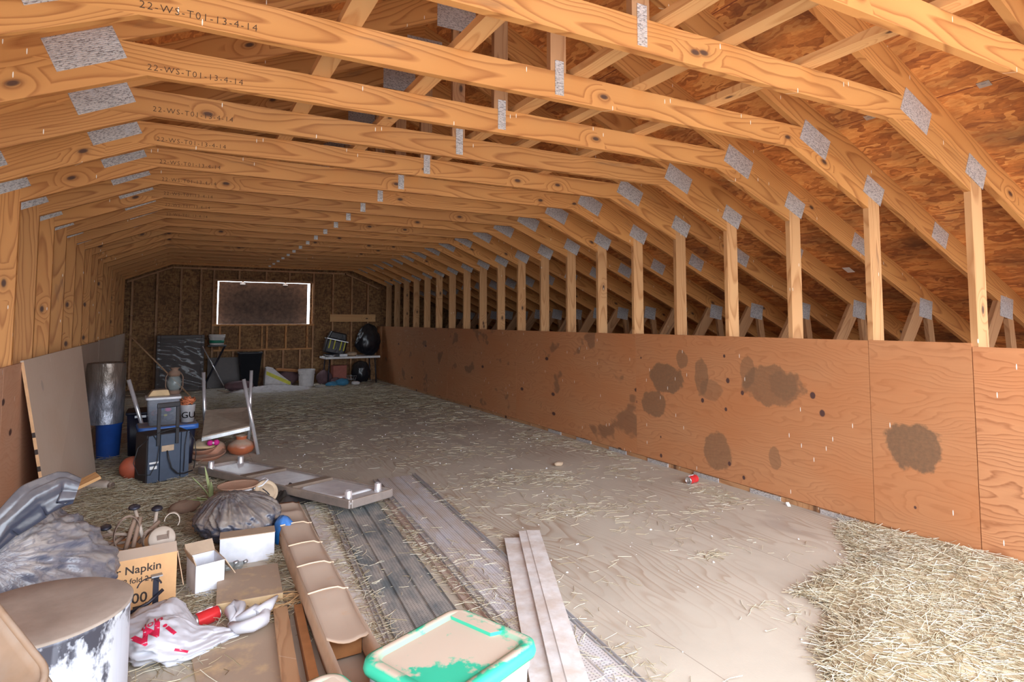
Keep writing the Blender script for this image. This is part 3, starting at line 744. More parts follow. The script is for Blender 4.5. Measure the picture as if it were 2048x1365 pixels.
strip('flashing', 'whitish flat flashing strip half buried in straw beside the long carton', 'flashing', (.915, 4.92), (.775, 2.45), .085, .004, .002, M['white_paint'])
strip('fascia_board', 'narrow white fascia board underneath, with its rounded end showing', 'board', (1.87, 3.37), (1.235, 1.98), .10, .012, .016, M['white_paint'], None, 'white fascia boards')
strip('fascia_board', 'wider dirty white fascia board on top, lying across the trims', 'board', (2.005, 3.39), (1.31, 1.90), .135, .012, .030, M['white_paint'], [(-.5, .0), (-.5, .012), (-.15, .013), (-.12, .017), (.5, .013), (.5, 0)], 'white fascia boards')
strip('plank', 'short dusty plank on the floor left of the long carton', 'plank', (.455, 3.08), (.395, 2.30), .062, .03, .014, M['plank'])
strip('batten', 'reddish batten squeezed between the plank and the long carton', 'batten', (.53, 3.05), (.475, 2.30), .035, .05, .002, M['card_dark'])
mb = MB(); mb.box((-.17, -.40, 0), (.17, .40, .012)); tag(mb.build('board', M['mdf'], None, (.27, 2.66, .001), (0, 0, R(4))), 'thin dusty board lying flat under the white shop bag', 'board')

# long carton
lc = thing('long_carton', 'long open brown carton with a sagging top, running towards the steel frame', 'carton', (.625, 2.2, 0))
def lcx(y): return .0+.05*(y/2.2)
mb = MB(); H = .135; Wd = .165; NY = 34
def lw(side):
    def fn(u, v):
        y = 2.24*u; wob = .006*fbm(Vector((y*3, v*2, side*3.0)))
        return Vector((lcx(y)+side*(Wd/2)+wob-(.012*math.sin(v*3.1)), y, v*H+.001))
    return fn
mb.grid(lw(-1), NY, 5); mb.grid(lw(1), NY, 5); mb.grid(lambda u, v: Vector((lcx(2.24*u)+(v-.5)*Wd, 2.24*u, .002)), NY, 3)
mb.build('carton_body', M['card'], lc, solid=.003)
seg = [.30, .72, 1.06, 1.38, 1.75, 2.02, 2.24]
mb = MB()
def ltop(u, v):
    y = .28+1.96*u; sag = 0
    for a, b in zip(seg[:-1], seg[1:]):
        if a <= y <= b: t = (y-a)/(b-a); sag = .012*math.sin(t*math.pi)
    e = max(0, (.55-y))*.10
    return Vector((lcx(y)+(v-.5)*(Wd+.012), y, H+.006-sag*(.3+math.sin(v*math.pi))-e*1.2*math.sin(v*math.pi)-.010*(v > .8)))
mb.grid(ltop, 80, 9); mb.build('top_flap', M['card'], lc, solid=.003)
M['tape'] = simple('pale_torn_card', (.80, .58, .40), .8)
for y in seg[1:5]:
    mb = MB(); mb.tube([(lcx(y)+(v-.5)*(Wd+.02), y+.018*math.sin(v*3.1), H+.0095-(.010 if v > .85 else 0)) for v in [i/8 for i in range(9)]], .004, 5)
    mb.build('crease', M['tape'], lc)
mb = MB(); mb.box((-.055, .35, .02), (.075, 2.0, .10)); mb.build('contents', M['card_dark'], lc)

# ------------------------------------------------------------------ boxes by the long carton
t = thing('wood_block', 'thick dusty board with a pale cut edge, in front of the white box', 'board', (.35, 3.40, 0), R(-4))
mb = MB(); mb.box((-.148, -.20, 0), (.148, .20, .062)); mb.build('slab', M['mdf'], t, bevel=.003)
t = thing('white_box', 'long white card box lying upright behind the thick dusty board', 'box', (.385, 3.885, 0), R(-5))
mb = MB(); mb.box((-.145, -.055, 0), (.145, .055, .155)); mb.build('box_body', M['white_card'], t, bevel=.003)
mb = MB(); mb.box((-.147, -.057, .155), (.147, .057, .159)); mb.build('box_top', M['brown_liner'], t)
t = thing('white_box', 'small white card box standing open with its brown flap folded out', 'box', (.155, 3.56, 0), R(13))
carton('box_body', t, .135, .17, .165, (M['white_card'], M['brown_liner']), (('r', .10, -58), ('b', .07, 40), ('l', .05, 70)))
for x, y, z, lb in ((.265, 3.715, .001, 'clear glass bulb lying at the corner of the white box, the larger of two'), (.325, 3.74, .001, 'clear glass bulb half under the white box, the smaller of two')):
    b = thing('light_bulb', lb, 'light bulb', (x, y, z), R(30), 'glass bulbs by the white box')
    s_ = 1.0 if x < .3 else .8; rM = Matrix.Rotation(R(78), 3, 'Y')
    mb = MB(); mb.lathe([(.001, -.03*s_), (.018*s_, -.026*s_), (.030*s_, -.008*s_), (.031*s_, .006*s_), (.02*s_, .03*s_), (.013*s_, .045*s_)], 16, (0, 0, .033*s_), M=rM); mb.build('globe', M['glass'], b)
    mb = MB(); mb.lathe([(.013*s_, .045*s_), (.013*s_, .07*s_), (.006*s_, .075*s_)], 12, (0, 0, .033*s_), M=rM); mb.build('cap', M['galv'], b)
t = MB()
random.seed(3)
for i in range(11):
    a = random.uniform(-.3, .3); rx = random.uniform(.075, .105); ry = random.uniform(.032, .052); ox, oy = random.uniform(-.012, .012), random.uniform(-.01, .01); zz = .012+.004*i
    t.tube([(ox+rx*math.cos(q)*math.cos(a)-ry*math.sin(q)*math.sin(a), oy+rx*math.cos(q)*math.sin(a)+ry*math.sin(q)*math.cos(a), zz+.006*math.sin(3*q+i)) for q in [2*math.pi*k/26 for k in range(26)]], .0025, 5, closed=True)
for i in range(6):
    t.tube([(-.06-.02*i*.3, 0, .02), (-.12, -.01+.006*i, .014), (-.19-.01*i, .0+.01*i-.03, .010), (-.24+.01*i, -.02+.014*(i-3), .007)], .0025, 5)
tag(t.build('twine_coil', M['twine'], None, (.465, 3.14, .0), (0, 0, R(20))), 'coil of orange baling twine in front of the thick dusty board', 'twine')

def soda_can(label, loc, rz, crushed=False):
    c = thing('soda_can', label, 'can', loc, rz, 'red soda cans')
    mb = MB(); r = .033
    def fn(u, v):
        a = 2*math.pi*u; x = -.05+.10*v; k = 1.0
        if crushed: k = 1-.22*math.exp(-((v-.6)/.18)**2)*(.6+.4*math.cos(a*2))
        return Vector((x, r*k*math.cos(a), r*k*math.sin(a)))
    mb.grid(fn, 24, 12, wrap=True); cb = mb.build('can_body', M['can_red'], c)
    for nm, s_ in (('can_base', -1), ('can_top', 1)):
        mb = MB(); mb.lathe([(r, .050), (.029, .058), (.026, .060), (.024, .056), (.001, .056)], 24, M=Matrix.Rotation(R(90*s_), 3, 'Y')); mb.build(nm, M['can_metal'], c)
    mb = MB(); mb.tube([(-.035+.07*i/10, .0335*math.cos(R(62+18*math.sin(i*.9))), .0335*math.sin(R(62+18*math.sin(i*.9)))) for i in range(11)], .0028, 5)
    mb.build('printed_wave', M['white_ink'], cb)
    return c
soda_can('red soda can lying behind the white shop bag', (.148, 3.165, .034), R(26))
soda_can('crushed red soda can alone on the open floor by the right wall', (3.87, 3.80, .034), R(10), True)

# ------------------------------------------------------------------ white shop bag
gb = thing('shop_bag', 'crumpled white plastic shop bag with red letters, knotted at its right end', 'bag', (.05, 3.06, 0), R(-12))
mb = MB()
def gfn(u, v):
    a = 2*math.pi*u; ph = math.pi*(v-.5)
    n = Vector((math.cos(ph)*math.cos(a), math.cos(ph)*math.sin(a), math.sin(ph)))
    k = 1+.16*fbm(n*1.7+Vector((4, 1, 2)))+.10*ridge(n*2.6+Vector((1, 8, 2)), 4)
    tp = 1-.80*max(0, n.x+.12)**1.3                     # narrows towards the knot
    x = n.x*.225*k; y = n.y*.20*k*tp-.01; z = (n.z*.075*k*(1.1-.7*max(0, n.x))+.055)
    if y > 0: y *= 1-.6*min(1, max(0, (x+.03)/.10))
    f = min(1, max(0, (x+.06)/.12)); z *= 1-.45*f; y -= .045*f
    if n.x < -.1: z += .05*max(0, n.y)*abs(n.x)
    return Vector((x, y, max(z, .002)))
mb.grid(gfn, 90, 60, wrap=True); body = mb.build('bag_body', M['bag_white'], gb)
bodyv = mb
mb = MB()
for pts, r in (([(.20, -.02, .045), (.225, .04, .06), (.225, .10, .07), (.195, .135, .065), (.175, .10, .06), (.19, .05, .055), (.20, .0, .05)], [.018, .022, .026, .03, .024, .018, .012]),
               ([(.20, -.02, .05), (.24, -.08, .06), (.29, -.10, .07), (.33, -.05, .065), (.335, .01, .07), (.29, .02, .075), (.22, 0, .06)], [.016, .022, .03, .03, .026, .03, .015]),
               ([(.30, 0, .07), (.345, .04, .085), (.385, .10, .105)], [.03, .026, .006])):
    mb.tube(pts, r, 9)
for v in range(len(mb.v)):
    p = Vector(mb.v[v]); q = p+Vector((1, 1, .6))*.012*mn.noise(p*22); mb.v[v] = (q.x, q.y, max(.003, q.z))
mb.build('knotted_handles', M['bag_white'], gb)
from mathutils.bvhtree import BVHTree
def drape(parent, txt, size, org, ang, mat, name, bvh, off=.0022):
    vs, fs = text_mb(txt, size, 1.0, .0, 6, size*.022)
    bm = bmesh.new(); bv = [bm.verts.new(v) for v in vs]
    for f in fs:
        try: bm.faces.new([bv[i] for i in f])
        except ValueError: pass
    bmesh.ops.triangulate(bm, faces=bm.faces)
    for _ in range(2):
        bmesh.ops.subdivide_edges(bm, edges=[e for e in bm.edges if e.calc_length() > size*.09], cuts=1, use_grid_fill=True)
        bmesh.ops.triangulate(bm, faces=bm.faces)
    ex = Vector((1, 0, 0)); ey = Vector((0, .55, .83)); dr = Vector((0, .83, -.55)); ca, sa = math.cos(R(ang)), math.sin(R(ang))
    mb = MB(); bm.verts.index_update(); P = []
    for v in bm.verts:
        p = Vector(org)+ex*(v.co.x*ca-v.co.y*sa)+ey*(v.co.x*sa+v.co.y*ca)
        hit = bvh.ray_cast(p-dr*.6, dr)[0]; P.append((hit-dr*off) if hit else p)
    mb.add(P, [tuple(v.index for v in f.verts) for f in bm.faces]); bm.free()
    return mb.build(name, mat, parent)
bvh = BVHTree.FromPolygons([Vector(v) for v in bodyv.v], bodyv.f)
drape(body, 'w', .15, (-.115, -.13, .03), 38, M['red_ink'], 'printed_letter', bvh)
drape(body, 'doln', .045, (-.125, -.12, .115), 32, M['red_ink'], 'printed_lettering', bvh)
drape(body, 'i', .10, (-.005, -.11, .07), 50, M['red_ink'], 'printed_letter', bvh)
drape(body, 'l', .07, (.06, -.17, .02), 75, M['red_ink'], 'printed_letter', bvh)

# ------------------------------------------------------------------ napkin carton and the tack in it
nb = thing('napkin_carton', 'torn orange-brown napkin carton with black print, behind the steel drum', 'carton', (-.155, 3.60, 0), R(4))
nbb = carton('carton_body', nb, .335, .34, .262, (M['card_box'], M['card']), (('f', .075, 158), ('r', .17, -80), ('b', .10, -70)))
for txt, sz, x, z in (('er Napkin', .052, -.108, .195), ('1/8 fold 2 ply', .034, -.080, .150), ('000', .066, -.050, .055)):
    vs, fs = text_mb(txt, sz, 1.0, .0004, 3, sz*.012)
    mb = MB(); mb.add([(x+v.x, -.1708-v.z, z+v.y) for v in vs], fs); mb.build('printed_lettering', M['black_ink'], nbb)
mb = MB()
for a, b in (((.04, .012), (.085, .016)), ((.04, .046), (.085, .05)), ((.04, .012), (.044, .05)), ((.081, .012), (.085, .05))): mb.box((a[0], -.1712, a[1]), (b[0], -.1702, b[1]))
mb.box((-.01, -.1712, .004), (.02, -.1702, .04)); mb.build('printed_mark', M['black_ink'], nbb)
def ring(mb, c, rx, rz, tilt, rz_, w=.014, th=.004, a0=0, a1=360, n=26):
    Mx = Matrix.Rotation(rz_, 3, 'Z') @ Matrix.Rotation(tilt, 3, 'X')
    vs = []; fs = []
    for i in range(n):
        q = R(a0+(a1-a0)*i/(n-1)); d = Vector((math.cos(q), 0, math.sin(q)))
        for (dr, dy) in ((-th/2, -w/2), (th/2, -w/2), (th/2, w/2), (-th/2, w/2)):
            vs.append(Mx @ Vector((d.x*(rx+dr), dy, d.z*(rz+dr)))+Vector(c))
    for i in range(n-1): fs += [(i*4+j, i*4+(j+1) % 4, (i+1)*4+(j+1) % 4, (i+1)*4+j) for j in range(4)]
    mb.add(vs, fs); return mb
for lb, c, rx, rz_, tl, rz2 in (('large dusty leather strap loop sticking up out of the napkin carton', (-.20, 3.62, .335), .055, .085, R(12), R(20)),
                                 ('smaller strap loop tangled on the left in the napkin carton', (-.245, 3.66, .30), .075, .04, R(40), R(-15)),
                                 ('curved strap loop to the left of the round leather pad', (-.105, 3.60, .295), .03, .045, R(5), R(40))):
    mb = MB(); ring(mb, c, rx, rz_, tl, rz2); tag(mb.build('leather_strap', M['leather'], None), lb, 'strap', 'straps in the napkin carton')
t = thing('leather_pad', 'round dusty leather pad with a curled strap, on top of the napkin carton', 'pad', (-.045, 3.57, .295), R(8))
mb = MB(); Mx = Matrix.Rotation(R(62), 3, 'X')
mb.lathe([(.001, .010), (.035, .009), (.056, .005), (.062, -.002), (.058, -.007), (.001, -.009)], 30, M=Mx); mb.build('pad', M['pad'], t)
mb = MB(); ring(mb, (.045, .02, .075), .034, .040, 0, R(-10), .02, .004, -40, 175); mb.build('curled_strap', M['pad'], t)
mb = MB(); mb.box((-.022, -.012, -.03), (.022, -.006, .02)); mb.box((.024, -.012, -.03), (.030, -.004, .035)); mb.build('stitched_patch', M['leather'], t)
for lb, p0, p1 in (('iron hook with a black mushroom head, tallest in the napkin carton', (-.13, 3.62, .30), (-.175, 3.70, .435)), ('iron hook with a black head behind the round pad', (-.085, 3.70, .29), (-.075, 3.75, .40)), ('iron hook with a black head low on the left of the napkin carton', (-.24, 3.72, .27), (-.30, 3.76, .335))):
    h = thing('iron_hook', lb, 'hook', p1, 0, 'iron hooks in the napkin carton'); d = Vector(p0)-Vector(p1)
    mb = MB(); mb.tube([(0, 0, 0), tuple(d*.5), tuple(d)], .009, 8); mb.build('shank', M['pad'], h)
    mb = MB(); mb.lathe([(.001, .012), (.016, .010), (.026, .003), (.027, -.003), (.001, -.004)], 18, M=Matrix.Rotation(R(14), 3, 'X')); mb.build('head', M['iron'], h)
for i, (p, q, lb) in enumerate([((-.20, 3.58, .265), (-.165, 3.64, .40), 'dusty wooden peg leaning in the strap loop'), ((-.17, 3.60, .262), (-.145, 3.66, .39), 'second dusty wooden peg beside the first in the strap loop'), ((-.28, 3.60, .262), (-.20, 3.72, .30), 'dusty rod lying across the left of the napkin carton'), ((-.15, 3.66, .262), (-.06, 3.70, .345), 'bent brown rod between the hooks')]):
    mb = MB(); mb.tube([p, tuple((Vector(p)+Vector(q))/2+Vector((0, 0, .008))), q], .011, 8); tag(mb.build('peg', M['rust'], None), lb, 'peg', 'pegs in the napkin carton')
t = thing('stirrup', 'rusty metal stirrup standing against the front of the napkin carton', 'stirrup', (-.06, 3.30, 0), R(10))
mb = MB(); mb.box((-.012, -.008, .0), (.012, -.002, .215)); mb.build('upright', M['iron'], t)
mb = MB(); ring(mb, (-.025, -.006, .165), .05, .045, R(-10), R(-20), .016, .004, 20, 170); mb.tube([(.03, -.006, .145), (-.03, -.02, .105), (-.11, -.03, .085)], .008, 7); mb.build('hoop', M['iron'], t)
mb = MB(); mb.box((-.02, -.02, .212), (.025, .012, .218)); mb.build('slotted_plate', M['galv'], t)

# ------------------------------------------------------------------ big black bag, drum and curved seat at the left edge
t = thing('rubbish_bag', 'big dusty black rubbish bag with a knotted neck at the left edge', 'bag', (-.57, 3.17, 0), R(15), 'black rubbish bags')
mb = lump(.335, .30, .305, 2, .12, .07, 2.6, 180, 120, pinch=(-.15, -.72, .55), knot=(-.09, -.23, .50), fold=.012); mb.build('bag_body', M['bag_black'], t)
def frill(path, wid, thk, pleats, seed=0, n=64, m=36, depth=.22):
    """gathered film fanning out along a path: a flat pleated sleeve"""
    mb = MB(); pts = [Vector(p) for p in path]
    def at(L, v):
        f = v*(len(L)-1); i = min(int(f), len(L)-2); t = f-i; t = t*t*(3-2*t); return L[i]*(1-t)+L[i+1]*t
    def fn(u, v):
        p = at(pts, v); q = (at(pts, min(1, v+.02))-at(pts, max(0, v-.02))).normalized()
        side = q.cross(Vector((.35, -.9, .25))).normalized(); nm = side.cross(q)
        a = 2*math.pi*u; k = 1+depth*(1-2*abs(((u*pleats+.15*math.sin(v*4+seed)) % 1)-.5)*2)*(.4+.6*v)+.15*mn.noise(Vector((math.cos(a)*2, math.sin(a)*2, v*3+seed)))
        return p+side*math.cos(a)*at(wid, v)*k+nm*math.sin(a)*at(thk, v)*k
    mb.grid(fn, n, m, wrap=True); return mb
frill([(-.07, -.22, .50), (-.09, -.25, .55), (-.04, -.22, .62), (.05, -.19, .685), (.13, -.17, .715), (.185, -.18, .70)], [.035, .026, .050, .070, .066, .045], [.03, .024, .028, .034, .030, .014], 5, 1).build('knotted_neck', M['bag_neck'], t)
frill([(-.10, -.23, .52), (-.14, -.20, .58), (-.13, -.15, .65), (-.08, -.12, .69)], [.025, .04, .055, .05], [.02, .022, .024, .012], 5, 5).build('loose_end', M['bag_neck'], t)
def drum_mat():
    s = N('whitewashed_dented_steel'); x, y, z = s.sep(s.obj())
    n = s.noise(s.vmul(s.obj(), (9, 9, 5)), 1.0, 5, .7)
    h = s.math('ADD', n, s.math('MULTIPLY', s.ramp(z, [(.33, 0.0), (.45, 1.0)]), .20))
    c = s.mix(s.ramp(h, [(.60, 0.0), (.68, 1.0)]), (.66, .69, .76), (.07, .07, .09))
    fl = s.noise(s.vmul(s.obj(), (30, 30, 3)), 1.0, 3)
    c = s.mix(s.ramp(fl, [(.5, 0.0), (.8, .4)]), c, (.42, .45, .52))
    return s.fin(c, .5, .25)
M['drum'] = drum_mat()
t = thing('steel_drum', 'whitewashed steel drum with a thick layer of dust on its flat lid', 'drum', (-.375, 2.50, 0))
mb = MB(); mb.lathe([(.255, 0), (.262, .004), (.262, .02), (.257, .03), (.257, .43), (.263, .438), (.263, .45)], 56); mb.build('drum_wall', M['drum'], t)
M['drumtop'] = simple('thick_grey_brown_dust', (.33, .27, .22), .95)
mb = MB(); mb.lathe([(.262, .444), (.265, .452), (.258, .456), (.14, .4545), (.001, .454)], 56, close=False); mb.build('dusty_lid', M['drumtop'], t)
t = thing('curved_seat', 'dusty moulded wooden seat with a thin upturned rim, in the bottom left corner', 'seat', (-.495, 1.85, .56))
t.rotation_euler = (R(30), R(-4), R(38))
mb = MB()
def seat(u, v):
    x = (u-.5)*.38; y = (v-.5)*.34
    e = max(abs(u-.5), abs(v-.5))*2; z = .05*max(0, (e-.70)/.30)**1.6-.02*(1-e)
    return Vector((x, y, z))
mb.grid(seat, 34, 34); mb.build('seat_shell', M['wood_seat'], t, solid=.008)
mb = MB(); mb.tube([Vector(p) for p in rr(.392, .352, .07, 7, .05)], .009, 8, closed=True); mb.build('rim', M['wood_seat'], t)
mb = MB(); mb.box((-.15, .02, -.012), (.15, .035, .012)); mb.build('seam', M['card_dark'], t)
for sx in (-1, 1):
    mb = MB(); mb.tube([(sx*.15, -.13, -.02), (sx*.17, -.30, -.30)], .012, 8); mb.build('leg', M['iron'], t)
mb = MB(); mb.box((-.09, -.10, 0), (.09, .03, .003)); tag(mb.build('card_sheet', M['white_card'], None, (-.445, 1.80, .565), (R(30), R(-4), R(38))), 'small white card lying in the curved seat at the left edge', 'card')
# ------------------------------------------------------------------ middle heap
t = thing('rubbish_bag', 'dusty black bag of bubbled film slumped behind the white boxes', 'bag', (.375, 4.33, 0), R(0), 'black rubbish bags')
lump(.245, .33, .125, 5, .12, .07, 2.5, 160, 110, pinch=(-.5, .3, 1), knot=(-.06, .10, .30), fold=.016).build('bag_body', M['bag_mid'], t)
mb = lump(.05, .10, .085, 8, .25, .15, 3, 26, 18); tag(mb.build('blue_tarp', M['blue_tarp'], None, (.60, 4.02, 0), (0, 0, R(15))), 'scrap of bright blue tarp between the black bag and the long carton', 'tarp')
mb = crumple(.52, .40, .075, 4, 60, 30, 7); tag(mb.build('plastic_sheet', M['bag_dark'], None, (.83, 5.02, .0), (0, 0, R(-20))), 'crumpled black plastic sheet under the edge of the upturned steel frame', 'plastic sheet')
# dusty pot and leaning lid
t = thing('enamel_pot', 'white enamel pot with a rust-dusty top and a wire handle behind the black bag', 'pot', (.42, 5.00, 0))
mb = MB(); mb.lathe([(.09, 0), (.10, .01), (.105, .12), (.10, .145)], 32); mb.build('pot_body', M['enamel'], t)
mb = MB(); mb.lathe([(.10, .145), (.13, .150), (.143, .160), (.145, .166), (.138, .163), (.10, .157), (.001, .155)], 36, close=False); mb.build('dusty_pan', M['dustpan'], t)
mb = MB(); mb.tube([(.10, -.08, .14), (.16, -.07, .155), (.20, -.05, .185), (.19, .0, .19), (.14, .03, .16)], .006, 8); mb.build('wire_handle', M['enamel'], t)
t = thing('round_lid', 'round tan lid leaning on its rim beside the enamel pot', 'lid', (.605, 4.93, .10), 0); t.rotation_euler = (R(58), R(8), R(12))
mb = MB(); mb.lathe([(.085, -.02), (.088, -.015), (.088, .015), (.083, .02), (.066, .02), (.064, .014), (.060, .014), (.058, .019), (.001, .017)], 36); mb.build('lid_disc', M['jarlid'], t)
mb = MB(); mb.tube([(-.03, .02, .021), (.0, -.005, .022), (.02, -.03, .021)], .004, 6); mb.build('dark_slit', M['iron'], t)
t = thing('plant', 'pale green pointed leaves poking up left of the enamel pot', 'plant', (.25, 5.22, 0))
for a, ln, h in ((-160, .14, .20), (-215, .06, .26), (-175, .17, .03), (-140, .13, .055), (-95, .08, .16)):
    mb = MB(); dx, dy = math.cos(R(a)), math.sin(R(a))
    def lf(u, v):
        w = .022*math.sin(math.pi*min(1, .08+v*.92))**.8*(1-v*.5); s_ = (u-.5)*2
        return Vector((dx*ln*v-dy*w*s_, dy*ln*v+dx*w*s_, .01+h*v**.8+.008*abs(s_)))
    mb.grid(lf, 5, 9); mb.build('leaf', M['leaf'], t, solid=.002)
mb = lump(.10, .07, .05, 11, .2, .1, 3, 30, 20); tag(mb.build('dirt_clod', M['rust'], None, (.07, 5.0, 0), (0, 0, .4)), 'brown dirt clod in the straw left of the dusty black bag', 'clod')
# upturned steel frame (three bays, two bars, four sockets)
t = thing('steel_table_frame', 'upturned stainless work table top with two brown bars and four leg sockets', 'table frame', (.76, 5.23, .055), math.atan2(4.28-6.10, 1.08-.185))
Lh, Wh = 1.01, .20; t.location = (.812, 5.28, .05)
t.rotation_euler = (R(-1.5), R(-1.2), math.atan2(4.28-6.10, 1.08-.185))
mb = MB(); mb.box((-Lh, -Wh, .030), (Lh, Wh, .042)); mb.build('table_top', M['steel_panel'], t)
for y in (-1, 1):
    mb = MB(); mb.prism([(-Lh, .0), (Lh, .0), (Lh, .06), (-Lh, .06)], y*Wh-.01, y*Wh+.01); mb.build('long_skirt', M['steel_skirt'], t, bevel=.006)
for x in (-1, 1):
    mb = MB(); mb.box((x*Lh-.01, -Wh+.01, .0), (x*Lh+.01, Wh-.01, .06)); mb.build('end_skirt', M['steel_skirt'], t, bevel=.006)
for i in range(3):
    x0 = -Lh+.10+i*.62; mb = MB()
    P = [rr(.52, Wh*2-.05, .05, 6, .0425, x0+.27), rr(.45, Wh*2-.11, .05, 6, .051, x0+.27)]; loops(mb, P, cap0=True); mb.build('pressed_panel', M['steel_panel'], t)
for x in (-.335, .29):
    mb = MB(); mb.prism([(x-.06, .042), (x-.045, .062), (x+.045, .062), (x+.06, .042)], -Wh+.012, Wh-.012); mb.build('cross_bar', M['brownbar'], t, bevel=.004)
for x in (-Lh+.09, Lh-.09):
    for y in (-Wh+.06, Wh-.06):
        mb = MB(); mb.lathe([(.026, .012), (.026, .10), (.023, .104), (.020, .104), (.020, .03)], 20, (x, y, 0), close=False); mb.build('leg_socket', M['chrome'], t)
# undershelf with its tube legs in the air
t = thing('steel_shelf', 'tilted dusty steel shelf with chrome tube legs standing up through its corners', 'shelf', (.48, 7.2, 0))
def q(x, y, z): return (x-.48, y-7.2, z)
C4 = [q(.23, 6.85, .215), q(.665, 6.85, .285), q(.735, 7.62, .375), q(.285, 7.62, .375)]
mb = MB(); up = [tuple(Vector(c)+Vector((0, 0, .012))) for c in C4]
mb.add(C4+up, [(3, 2, 1, 0), (4, 5, 6, 7)]+[(i, (i+1) % 4, (i+1) % 4+4, i+4) for i in range(4)]); M['shelf_dust'] = simple('dust_covered_shelf', (.45, .35, .26), .9); mb.build('shelf_board', M['shelf_dust'], t)
mb = MB(); lo = [tuple(Vector(c)+Vector((0, 0, -.035))) for c in C4]
for i in range(4):
    a, b = C4[i], C4[(i+1) % 4]; a2, b2 = lo[i], lo[(i+1) % 4]; n_ = (Vector(b)-Vector(a)).cross(Vector((0, 0, 1))).normalized()*.004
    mb.add([Vector(a)+n_, Vector(b)+n_, Vector(b2)+n_, Vector(a2)+n_, Vector(a), Vector(b), Vector(b2), Vector(a2)], [(3, 2, 1, 0), (4, 5, 6, 7), (0, 1, 5, 4), (2, 3, 7, 6), (1, 2, 6, 5), (3, 0, 4, 7)])
mb.build('steel_edge', M['steel'], t)
for a, b in ((q(.755, 6.83, .0), q(.60, 6.87, .78)), (q(.735, 7.60, .0), q(.745, 7.62, .81)), (q(.29, 7.60, .0), q(.25, 7.62, .81))):
    mb = MB(); mb.tube([a, b], .019, 14); mb.build('leg', M['chrome'], t)
mb = MB(); mb.tube([(-.20, 7.02, .02), (-.42, 6.98, .815)], .018, 14); tag(mb.build('steel_tube', M['chrome'], None), 'loose chrome tube leaning behind the clear box, left of the trolley speaker', 'tube')

# trolley speaker
t = thing('trolley_speaker', 'blue-grey trolley loudspeaker seen from behind with its black handle pulled up', 'loudspeaker', (-.05, 6.02, 0), R(22))
mb = MB(); mb.box((-.17, .014, .02), (.17, .26, .425)); mb.build('cabinet', M['dark_cab'], t, bevel=.012)
mb = MB(); mb.box((-.165, -.012, .025), (-.076, .014, .42)); mb.box((-.070, -.012, .025), (.092, .014, .42)); mb.box((.098, -.012, .025), (.165, .014, .42)); bp = mb.build('back_panel', M['grey_cab'], t, bevel=.004)
for x in (-.095, .055):
    mb = MB(); mb.box((x-.013, -.032, .33), (x+.013, -.014, .66)); mb.build('handle_rail', M['black_plastic'], t, bevel=.003)
mb = MB(); mb.box((-.112, -.034, .645), (.072, -.012, .69)); mb.build('handle_grip', M['black_plastic'], t, bevel=.008)
mb = MB(); mb.box((-.065, -.022, .275), (.035, -.012, .325)); mb.build('socket_plate', M['brown_liner'], bp, bevel=.004)
mb = MB(); mb.box((-.155, -.018, .185), (-.085, -.0125, .20)); mb.box((-.15, -.018, .14), (-.095, -.0125, .165)); mb.build('sticker', M['paper'], bp)
mb = MB(); mb.tube([(-.02, -.02, .28), (-.015, -.04, .22), (.01, -.045, .13), (.06, -.045, .075), (.12, -.04, .065), (.19, -.03, .075)], .006, 8); mb.build('power_cable', M['rubber'], t)
for pts in ([(-.17, -.02, .40), (-.25, -.03, .34), (-.28, -.03, .22), (-.24, -.03, .12), (-.15, -.03, .10), (-.10, -.03, .20), (-.085, -.03, .34), (-.13, -.02, .42)],
            [(.16, -.02, .41), (.20, -.03, .34), (.215, -.03, .22), (.20, -.03, .09)], [(-.17, -.02, .42), (-.05, -.05, .455), (.06, -.05, .47), (.14, -.02, .43), (.12, -.03, .30), (.115, -.03, .08)]):
    mb = MB(); mb.tube(pts, .0035, 6); mb.build('lead', M['rubber'], t)
for x in (-.13, .13):
    mb = MB(); mb.lathe([(.03, -.012), (.035, -.008), (.035, .008), (.03, .012)], 18, (x, .22, .035), M=Matrix.Rotation(R(90), 3, 'Y')); mb.build('wheel', M['rubber'], t)
mb = MB(); mb.lathe([(.10*math.sin(a), -.10*math.cos(a)) for a in [math.pi*i/16 for i in range(17)]], 28, (0, 0, .10)); tb = mb.build('ball', M['ball'], None, (-.325, 6.30, .001))
tag(tb, 'orange rubber ball peeking out left of the trolley speaker', 'ball')
# blue lidded tote with a clear box, a pail and a lantern on it
t = thing('lidded_bin', 'dark bin with a dusty blue lid behind the trolley speaker', 'bin', (-.075, 6.85, 0), R(6), 'blue lidded bins')
mb = MB(); loops(mb, [rr(.42, .30, .04, 5, 0), rr(.46, .34, .04, 5, .345)]); mb.build('bin_body', M['dark_tote'], t)
mb = MB(); loops(mb, [rr(.47, .35, .04, 5, .335), rr(.51, .39, .05, 5, .34), rr(.51, .39, .05, 5, .372), rr(.50, .38, .05, 5, .385), rr(.45, .33, .04, 5, .385), rr(.44, .32, .04, 5, .38)]); mb.build('lid', M['blue_plastic'], t)
t = thing('clear_box', 'cloudy clear plastic box full of coloured odds and ends on the blue lid', 'box', (-.12, 6.86, .387), R(4))
mb = MB(); loops(mb, [rr(.24, .24, .03, 5, 0), rr(.275, .275, .03, 5, .25)], cap1=False); mb.build('box_wall', M['clear'], t)
mb = MB(); loops(mb, [rr(.29, .29, .03, 5, .245), rr(.30, .30, .03, 5, .25), rr(.30, .30, .03, 5, .265), rr(.28, .28, .03, 5, .27)]); mb.build('lid', M['enamel'], t)
